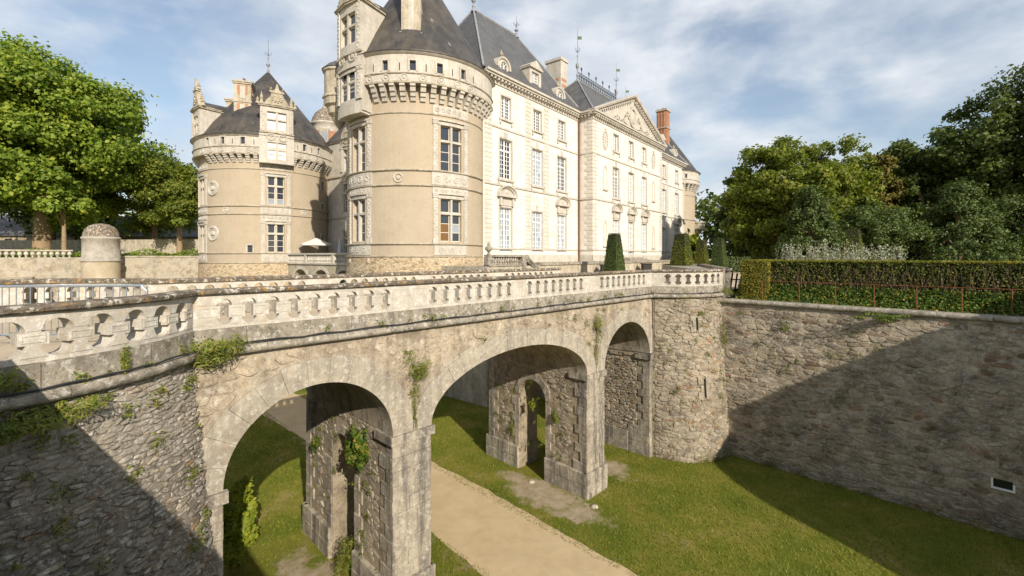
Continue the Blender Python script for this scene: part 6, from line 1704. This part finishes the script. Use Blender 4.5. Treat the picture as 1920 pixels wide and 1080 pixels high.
# long clipped hedge on the retaining wall
hedge = empty('hedge', B(SCARP + 2, -8, DECK), 'long clipped hedge with bare twiggy face along the retaining wall', 'hedge')
HZ0, HZ1 = 6.98, 8.9
MHF = lambda a, z, d: B(SCARP + 1.6 - d, -a, z)
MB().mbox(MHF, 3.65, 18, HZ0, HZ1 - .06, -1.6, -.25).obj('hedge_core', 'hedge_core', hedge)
MB().mbox(lambda a, z, d: B(SCARP - d, -a, z), 1.0, 18, 6.6, 7.04, -3.6, -.35).obj('soil_bed', 'dirt', hedge)
rng = np.random.default_rng(80)
def hedge_leaves(n, fa, fz, fd, nrm, size, mat, name, seed, jit=.5):
    P = np.array([MHF(a, z, d) for a, z, d in zip(fa, fz, fd)]); N = np.tile(np.array(nrm, float), (n, 1))
    return leaf_object(name, P, N, size, mat, hedge, seed, .65, jit)
n = 9000; hedge_leaves(n, rng.uniform(3.65, 17, n), HZ1 - rng.random(n) * .07, rng.uniform(-1.6, .05, n), (0, 0, 1), .085, 'leaf_box_top', 'clipped_top', 81)
n = 10500; z = HZ0 + (HZ1 - HZ0) * rng.random(n); hedge_leaves(n, rng.uniform(3.65, 17, n), z, -rng.random(n) ** 1.3 * .24 + .02, (-.7, -.7, .2), .085, 'leaf_box', 'face_foliage', 82, .8)
n = 14000; zz = rng.random(n) ** 1.8; hedge_leaves(n, rng.uniform(2.2, 17, n), HZ0 + zz * .8, .05 + rng.random(n) * 1.25 * (1 - zz) ** 2, (-.6, -.6, .5), .1, 'leaf_ivy', 'ivy_skirt', 83, .8)
tw = MB(); rg = random.Random(84)
for k in range(620):
    a = rg.uniform(3.5, 16.5); z0 = HZ0 + rg.uniform(0, 1.1); dz = rg.uniform(.4, .9); da = rg.uniform(-.35, .35)
    tw.tube([MHF(a, z0, -.16), MHF(a + da * .5, z0 + dz * .5, -.06 + rg.uniform(-.05, .06)), MHF(a + da, min(HZ1, z0 + dz), rg.uniform(-.12, .02))], rg.uniform(.012, .026), 4, .007)
for k in range(26):
    a = 3.7 + k * .5 + rg.uniform(-.1, .1); tw.tube([MHF(a, HZ0 - .05, -.14), MHF(a + rg.uniform(-.1, .1), HZ0 + .9, -.12), MHF(a + rg.uniform(-.2, .2), HZ1 - .1, -.12)], .035, 5, .02)
o = tw.obj('twigs', 'twig', hedge); o['kind'] = 'stuff'
# squared end block of the hedge
hb = empty('hedge_block', B(SCARP + 1.2, -3.1, DECK), 'square clipped hedge block at the end of the long hedge', 'hedge')
a0, a1, d0, d1 = 2.5, 3.6, -1.7, .5
MB().mbox(MHF, a0 + .05, a1 - .05, HZ0, HZ1 - .03, d0, d1 - .05).obj('core', 'hedge_core', hb)
n = 6500; rng = np.random.default_rng(85); tl = rng.random(n)
A_, Z_, D_, NN = [], [], [], []
side = rng.integers(0, 4, n)
for i in range(n):
    t = rng.random(); z = HZ0 + (HZ1 - HZ0) * rng.random(); fl = .10 * (HZ1 - z)
    if side[i] == 0: A_.append(a0 + (a1 - a0) * t); D_.append(d1 + fl + rng.normal(0, .015)); NN.append((-.7, -.7, .1))
    elif side[i] == 1: A_.append(a1 + rng.normal(0, .015)); D_.append(d0 + (d1 - d0) * t); NN.append((.7, -.7, .1))
    elif side[i] == 2: A_.append(a0 - fl + rng.normal(0, .015)); D_.append(d0 + (d1 - d0) * t); NN.append((-.7, .7, .1))
    else: A_.append(a0 + (a1 - a0) * t); D_.append(d0 + (d1 - d0) * rng.random()); z = HZ1 + rng.normal(0, .012); NN.append((0, 0, 1))
    Z_.append(z)
leaf_object('clipped_foliage', np.array([MHF(a, z, d) for a, z, d in zip(A_, Z_, D_)]), np.array(NN, float), .075, 'leaf_box_top', hb, 86, .7, .45)
# second, more distant clipped hedge
far_hedge = MB().mbox(lambda a, z, d: (22 + a * .97, 47 - a * .2 - d, z), 0, 60, DECK, 9.0, -1, 0).obj('hedge', 'hedge_core', None, label='dark clipped hedge in front of the wood', category='hedge')
n = 9000; rng = np.random.default_rng(87); a = rng.uniform(0, 45, n)
P = np.stack([22 + a * .97, 46.95 - a * .2 - rng.random(n) * .08, DECK + rng.random(n) * 1.62], 1)
leaf_object('foliage', P, np.tile([0., -1, .2], (n, 1)), .16, 'leaf_yew', far_hedge, 88)
n = 3500; rng = np.random.default_rng(89); a = np.radians(rng.uniform(126, 166, n)); zz = rng.uniform(7.2, 9.98, n); rr = 9.97 + rng.normal(0, .02, n)
leaf_object('foliage', np.stack([26.5 + rr * np.cos(a), 5 + rr * np.sin(a), zz], 1), np.stack([np.cos(a), np.sin(a), .2 + 0 * a], 1), .13, 'leaf_box', shadow_hedge, 89)
# silver-leaved shrub behind the hedge
sv = empty('silver_shrub', (18.6, 26, DECK), 'silver leaved shrub bushing up behind the hedge', 'shrub')
rng = np.random.default_rng(90); rg = random.Random(90); tw = MB(); Ps = []; Ns = []
for k in range(190):
    t = rg.random(); x = 16.3 + 5.9 * t; y = 27.2 - 1.2 * t + rg.uniform(-.8, .8); h = rg.uniform(1.6, 2.75) * (1 - .25 * abs(t - .4)); lx, ly = rg.uniform(-.4, .4), rg.uniform(-.3, .3)
    tw.tube([(x, y, DECK), (x + lx * .5, y + ly * .5, DECK + h * .5), (x + lx, y + ly, DECK + h)], .012, 4, .004)
    for j in range(46):
        q = .25 + .75 * rg.random(); Ps.append((x + lx * q + rg.uniform(-.09, .09), y + ly * q + rg.uniform(-.09, .09), DECK + h * q)); Ns.append((rg.uniform(-1, 1), -.5, rg.uniform(0, 1)))
tw.obj('stems', 'twig', sv); leaf_object('foliage', np.array(Ps), np.array(Ns), .11, 'leaf_silver', sv, 91, .45, .6)

# rusty railing on the wall coping
rail = empty('iron_railing', B(SCARP + .25, -8, 7.0), 'thin rusty iron railing in front of the hedge', 'railing')
pa = [3.55, 5.0, 6.3, 7.55, 8.8, 10.0, 11.2, 12.4, 13.6]
MRL = lambda a, z, d=0: B(SCARP + .55, -a, z)
for a in pa: MB().tube([MRL(a, 6.9), MRL(a, 7.98)], .016, 6).obj('post', 'rust', rail)
mb = MB(); mb.tube([MRL(3.5, 7.98), MRL(8, 7.97), MRL(14, 7.98)], .012, 6); mb.obj('rail', 'rust', rail)
# leaning black paling between bastion and hedge
pal = empty('paling_fence', (11.4, 23, DECK), 'short run of leaning black wooden palings beside the far bastion', 'fence')
for k in range(5):
    x = 10.75 + k * .26; y = 22.35 + k * .05
    MB().tube([(x - .07, y, 6.9), (x + .12, y, 8.28 - .03 * k)], .045, 5).obj('picket', 'black_wood', pal)
MB().tube([(10.7, 22.4, 7.95), (12.0, 22.65, 7.9)], .03, 5).obj('rail', 'black_wood', pal)
MB().tube([(10.6, 22.38, 7.3), (11.95, 22.6, 7.25)], .03, 5).obj('rail', 'black_wood', pal)

# steel crowd barrier on the near bridge head
bar = empty('crowd_barrier', (-8.3, 8.6, DECK), 'galvanised steel crowd barrier standing behind the near balustrade', 'barrier')
p0, p1 = Vector((-9.9, 8.45, 0)), Vector((-7.05, 8.75, 0)); zt, zb = 8.53, 7.62
mb = MB(); mb.tube([(*p0[:2], zb), (*p0[:2], zt - .1), (*(p0 + (p1 - p0) * .03)[:2], zt), (*(p0 + (p1 - p0) * .97)[:2], zt), (*p1[:2], zt - .1), (*p1[:2], zb), ], .024, 8)
mb.tube([(*p0[:2], zb), (*p1[:2], zb)], .02, 6); mb.obj('frame', 'steel', bar)
for k in range(1, 24):
    p = p0 + (p1 - p0) * k / 24; MB().tube([(p[0], p[1], zb), (p[0], p[1], zt)], .009, 5).obj('bar', 'steel', bar)
for t in (.12, .88):
    p = p0 + (p1 - p0) * t; MB().tube([(p[0], p[1] - .3, DECK), (p[0], p[1] - .05, zb), (p[0], p[1] + .05, zb), (p[0], p[1] + .3, DECK)], .016, 6).obj('foot', 'steel', bar)
# power cable clipped along the cornice, dropping into the small arch
mb = MB(); rg = random.Random(6)
pts = [MLB(R(t) * RL, ZC1 + .03 + rg.uniform(-.012, .02), .11) for t in range(-44, 14, 4)]
pts += [B(a, -.12 + rg.uniform(-.02, .02), ZC1 + .03 + rg.uniform(-.01, .03)) for a in [.1 + .45 * k for k in range(39)]]
pts += [B(17.35, -.1, 7.1), B(17.36, -.1, 5.4), B(17.3, -.12, 4.75), B(17.12, -.1, 4.7), B(16.98, .5, 4.72), B(16.95, 2.5, 4.62)]
mb.tube(pts, .017, 5)
mb.obj('cable', 'cable', None, label='black power cable running along the bridge cornice', category='cable')
mb = MB(); mb.tube([MRB(R(t) * RR, ZC1 + .05 + rg.uniform(-.01, .02), .13) for t in range(-110, -40, 5)], .016, 5)
mb.obj('cable', 'cable', None, label='black cable looping round the far bastion under its balustrade', category='cable')

# ------------------------------------------------------------------ plants on the masonry
def tuft(name, center, rad, n, leaf, mat, label, seed, nrm=(0, -.6, .6), squash=(1, 1, 1), cat='plant', stems=10, group=None, aspect=.45):
    root = empty(name, center, label, cat, group); rng = np.random.default_rng(seed); rg = random.Random(seed)
    D = unit(rng.normal(0, 1, (n, 3))) * (rng.random((n, 1)) ** .5) * rad * np.array(squash)
    # uneven sprays
    nk = 30 if n > 2000 else 14
    k = rng.integers(0, nk, n); off = rng.normal(0, rad * .5, (nk, 3)) * np.array(squash)
    P = np.array(center) + D * (.5 if n <= 2000 else .42) + off[k]
    fine = mat == 'weed'
    leaf_object('foliage', P, np.tile(np.array(nrm, float), (n, 1)), leaf * (1.5 if fine else 1), mat, root, seed, .16 if fine else aspect, .8)
    mb = MB()
    for j in range(stems):
        q = P[rg.randrange(n)]; mb.tube([center, tuple((np.array(center) + q) / 2 + np.array([0, 0, .04])), tuple(q)], .007, 4, .003)
    mb.obj('stems', 'twig', root)
    return root
ol = (BU[0] * 0 + .711, -.703, .3)
tuft('wall_plant', B(.35, -.22, 7.33), .42, 1500, .075, 'weed', 'feathery green weed spilling over the corner of bastion and bridge', 300, ol, (1.3, 1.3, .55))
tuft('wall_plant', tuple(MLB(R(-27) * RL, 7.05, .15)), .42, 1500, .07, 'weed', 'trailing grassy weed below the near balustrade', 301, (.9, -.4, .4), (1.2, 1.2, .4))
tuft('wall_plant', tuple(MLB(R(-36) * RL, 6.9, .12)), .38, 1100, .07, 'leaf_ivy', 'dark leafy plant at the lower left of the near bastion', 302, (.9, -.4, .4), (1, 1, .7))
tuft('wall_plant', tuple(MLB(R(-33) * RL, 7.55, .08)), .2, 380, .055, 'weed', 'small yellow green plant at the foot of the leftmost balusters', 303, (.9, -.4, .4))
tuft('wall_plant', tuple(MLB(R(-12) * RL, 7.55, .06)), .14, 320, .05, 'weed', 'upright herb against the grey base of the near balustrade', 304, (.9, -.4, .4), (.5, .5, 1.6))
tuft('wall_plant', B(4.7, -.1, 6.2), .33, 1300, .055, 'weed', 'mossy plant around the drain spout above the nearer pier', 305, ol, (1.0, 1.0, 1.0))
tuft('wall_plant', B(12.95, -.1, 6.35), .3, 1100, .06, 'weed', 'green plant round the drain spout above the farther pier', 306, ol, (.9, .9, 1.3))
tuft('wall_plant', B(12.85, -.06, 5.5), .22, 500, .05, 'weed', 'thin moss trail hanging below the spout of the farther pier', 307, ol, (.3, .3, 2.4))
tuft('wall_plant', B(4.72, -.05, 5.2), .2, 450, .045, 'weed', 'thin moss trail running down between the first two arches', 308, ol, (.35, .35, 2.6))
tuft('ivy', B(4.07, 1.55, 3.9), .48, 2600, .085, 'leaf_ivy', 'bright ivy hanging on the nearer pier inside the first arch', 309, (-.7, -.7, .3), (.55, .75, 1.25), 'ivy', 24, None, .8)
tuft('wall_plant', B(4.05, 4.4, 3.3), .3, 420, .08, 'leaf_ivy', 'sparse ivy sprig on the back of the nearer pier', 310, (-.7, -.7, .3), (.4, 1, 1), 'plant')
tuft('wall_plant', B(12.24, 1.45, 2.7), .26, 520, .07, 'weed', 'brownish tuft on the rubble of the farther pier', 311, (-.7, -.7, .3), (.5, 1, .8))
tuft('wall_plant', B(12.2, 2.7, 2.9), .24, 340, .08, 'leaf_bright', 'pale sprig growing in the doorway of the farther pier', 312, (-.7, -.7, .3), (.5, 1, 1))
tuft('wall_plant', B(12.22, 3.9, 1.6), .3, 500, .06, 'weed', 'dry weed low on the back half of the farther pier', 313, (-.7, -.7, .3), (.4, 1, 1.2))
tuft('wall_plant', B(4.02, 2.3, .7), .4, 700, .08, 'weed', 'dry brown weed at the foot of the nearer pier', 314, (-.7, -.7, .3), (.6, 1, 1.1))
tuft('wall_plant', B(19.9, -2.05, 1.2), .38, 900, .075, 'leaf_ivy', 'leafy clump low in the corner of far bastion and garden wall', 315, ol, (.9, .9, 1.0))
tuft('wall_plant', B(19.95, -2.0, 3.0), .32, 900, .07, 'leaf_ivy', 'creeper climbing the corner of far bastion and garden wall', 316, ol, (.7, .7, 2.4))
tuft('wall_plant', B(20.1, -2.1, 5.4), .3, 600, .065, 'weed', 'weed high in the corner of far bastion and garden wall', 317, ol, (.8, .8, 1.8))
tuft('ivy', MWALL(8.0, 6.8, .12), .4, 1300, .07, 'leaf_ivy', 'ivy spilling over the garden wall coping', 318, ol, (1.6, 1.6, .35), 'ivy')
tuft('wall_plant', MWALL(4.6, 6.0, .05), .22, 420, .06, 'weed', 'weed near the top of the sunlit garden wall', 319, ol, (.9, .9, 1))
tuft('wall_plant', MWALL(12.0, 6.75, .1), .3, 700, .07, 'leaf_dark', 'dark creeper under the coping near the right edge', 320, ol, (1.5, 1.5, .3))
tuft('wall_plant', MRB(R(-72) * RR, 6.5, .05), .2, 420, .05, 'weed', 'weed over the upper arrow slit of the far bastion', 321, ol, (.9, .9, .7))
tuft('wall_plant', MRB(R(-42) * RR, 7.45, .1), .3, 800, .06, 'weed', 'grassy weed at the end of the far bastion balustrade', 322, ol, (.9, .9, .8))
shrub = tuft('bush', B(1.95, 5.05, 1.35), .7, 4800, .12, 'leaf_bright', 'yellow green bush growing behind the left foot of the bridge', 330, (.3, -.8, .5), (.75, .75, 1.25), 'bush', 20, None, .55)
# small weeds that nobody could count: in joints of the walls and along the base course
rng = np.random.default_rng(400); Ps = []; Ns = []
rg = random.Random(400)
def sprinkle(Mp, a0, a1, z0, z1, count, nrm, ok=None, size=.05, k=45, out=.05):
    for _ in range(count):
        a, z = rg.uniform(a0, a1), rg.uniform(z0, z1)
        if ok and not ok(a, z): continue
        s = rg.uniform(.5, 1.6)
        for j in range(int(k * s)):
            Ps.append(Mp(a + rg.gauss(0, size * s), z + rg.gauss(.02, size * s), abs(rg.gauss(0, out)))); Ns.append(nrm)
sprinkle(Mf, 0, 17.2, ZC1 + .02, ZC1 + .12, 26, ol, None, .05, 60)
sprinkle(Mf, .2, 17.2, 5.0, 7.1, 40, ol, front_open, .05, 34)
sprinkle(MRB, R(-108) * RR, R(-25) * RR, 2.5, 7.1, 30, ol, None, .055, 36)
sprinkle(MWALL, 1.8, 14, 1.0, 6.9, 40, ol, None, .075, 44)
sprinkle(MLB, R(-44) * RL, R(14) * RL, 3.5, 7.1, 34, (.9, -.3, .3), None, .05, 36)
sprinkle(MLB, R(-44) * RL, R(14) * RL, ZC1 + .0, ZC1 + .1, 12, (.9, -.3, .5), None, .05, 60)
sprinkle(lambda a, z, d: B(12.29 - d, a, z), .7, 5.2, .4, 4.4, 26, (-.7, -.7, .3), None, .05, 36)
sprinkle(lambda a, z, d: B(4.11 - d, a, z), .7, 5.2, .2, 4.4, 26, (-.7, -.7, .3), None, .05, 36)
sprinkle(lambda a, z, d: MWALL(a, z, d + .0), 1.8, 14, 0, .16, 40, ol, None, .12, 60, .12)
sprinkle(lambda a, z, d: MRB(a, z, d + .0), R(-112) * RR, R(-25) * RR, 0, .12, 16, ol, None, .12, 50, .12)
Ps = np.array(Ps); o = leaf_object('wall_weeds', Ps, np.array(Ns, float), .05, 'weed', None, 401, .5, .7); tag(o, 'small weeds and moss sprouting from joints of bridge and walls', 'weeds', kind='stuff')

# mown grass: short blades over the part of the lawn that is close enough to read
rng = np.random.default_rng(500); n = 230000
s = rng.uniform(BANK + .2, SCARP - .4, n); q = rng.uniform(-14, 20, n) 
x = B0[0] + s * BU[0] + q * BN[0]; y = B0[1] + s * BU[1] + q * BN[1]
keep = (y > 9) & (np.abs(x / np.maximum(y, .1)) < 1.2) & ~((s > 6.98) & (s < 9.66 + np.maximum(0, -q - 2) * .06))
for (ps, pq, rs, rq) in DIRT:
    keep &= (((s - ps) / rs) ** 2 + ((q - pq) / rq) ** 2) > rng.uniform(.25, 1.15, n)
for a, b in PIERS: keep &= ~((s > a - .1) & (s < b + .1) & (q > -.1) & (q < QW + .1))
x, y = x[keep], y[keep]; n = len(x)
h = rng.uniform(.03, .085, n); a = rng.random(n) * 2 * PI; w = rng.uniform(.008, .018, n); lx, ly = rng.normal(0, .03, n), rng.normal(0, .03, n)
V = np.empty((n, 3, 3)); V[:, 0] = np.stack([x - np.cos(a) * w, y - np.sin(a) * w, np.zeros(n)], 1); V[:, 1] = np.stack([x + np.cos(a) * w, y + np.sin(a) * w, np.zeros(n)], 1); V[:, 2] = np.stack([x + lx, y + ly, h], 1)
o = link('grass', fastmesh('grass', V.reshape(-1, 3), np.arange(3 * n).reshape(-1, 3), 'grass_blade')); tag(o, 'short mown grass covering the floor of the dry moat', 'grass', kind='stuff')
# loose stones at the foot of the farther pier
rg = random.Random(9)
for i, (s_, q_, r_, lb) in enumerate(((12.0, -.55, .13, 'pale loose stone lying before the farther pier'), (11.75, 2.3, .12, 'pale loose stone lying by the doorway of the farther pier'))):
    mb = MB(); c = B(s_, q_, 0); n = 9; v = []
    for t, zz in ((1, 0), (.95, .5), (.6, .85)):
        v += [(c[0] + r_ * t * (1 + .2 * wob(k, i)) * math.cos(2 * PI * k / n), c[1] + r_ * .7 * t * (1 + .2 * wob(k, i + 3)) * math.sin(2 * PI * k / n), zz * r_ * .7) for k in range(n)]
    f = [(j * n + k, j * n + (k + 1) % n, (j + 1) * n + (k + 1) % n, (j + 1) * n + k) for j in range(2) for k in range(n)] + [tuple(range(2 * n, 3 * n))]
    mb.add(v, f).obj('loose_stone', 'limestone_grey', None, label=lb, category='stone')
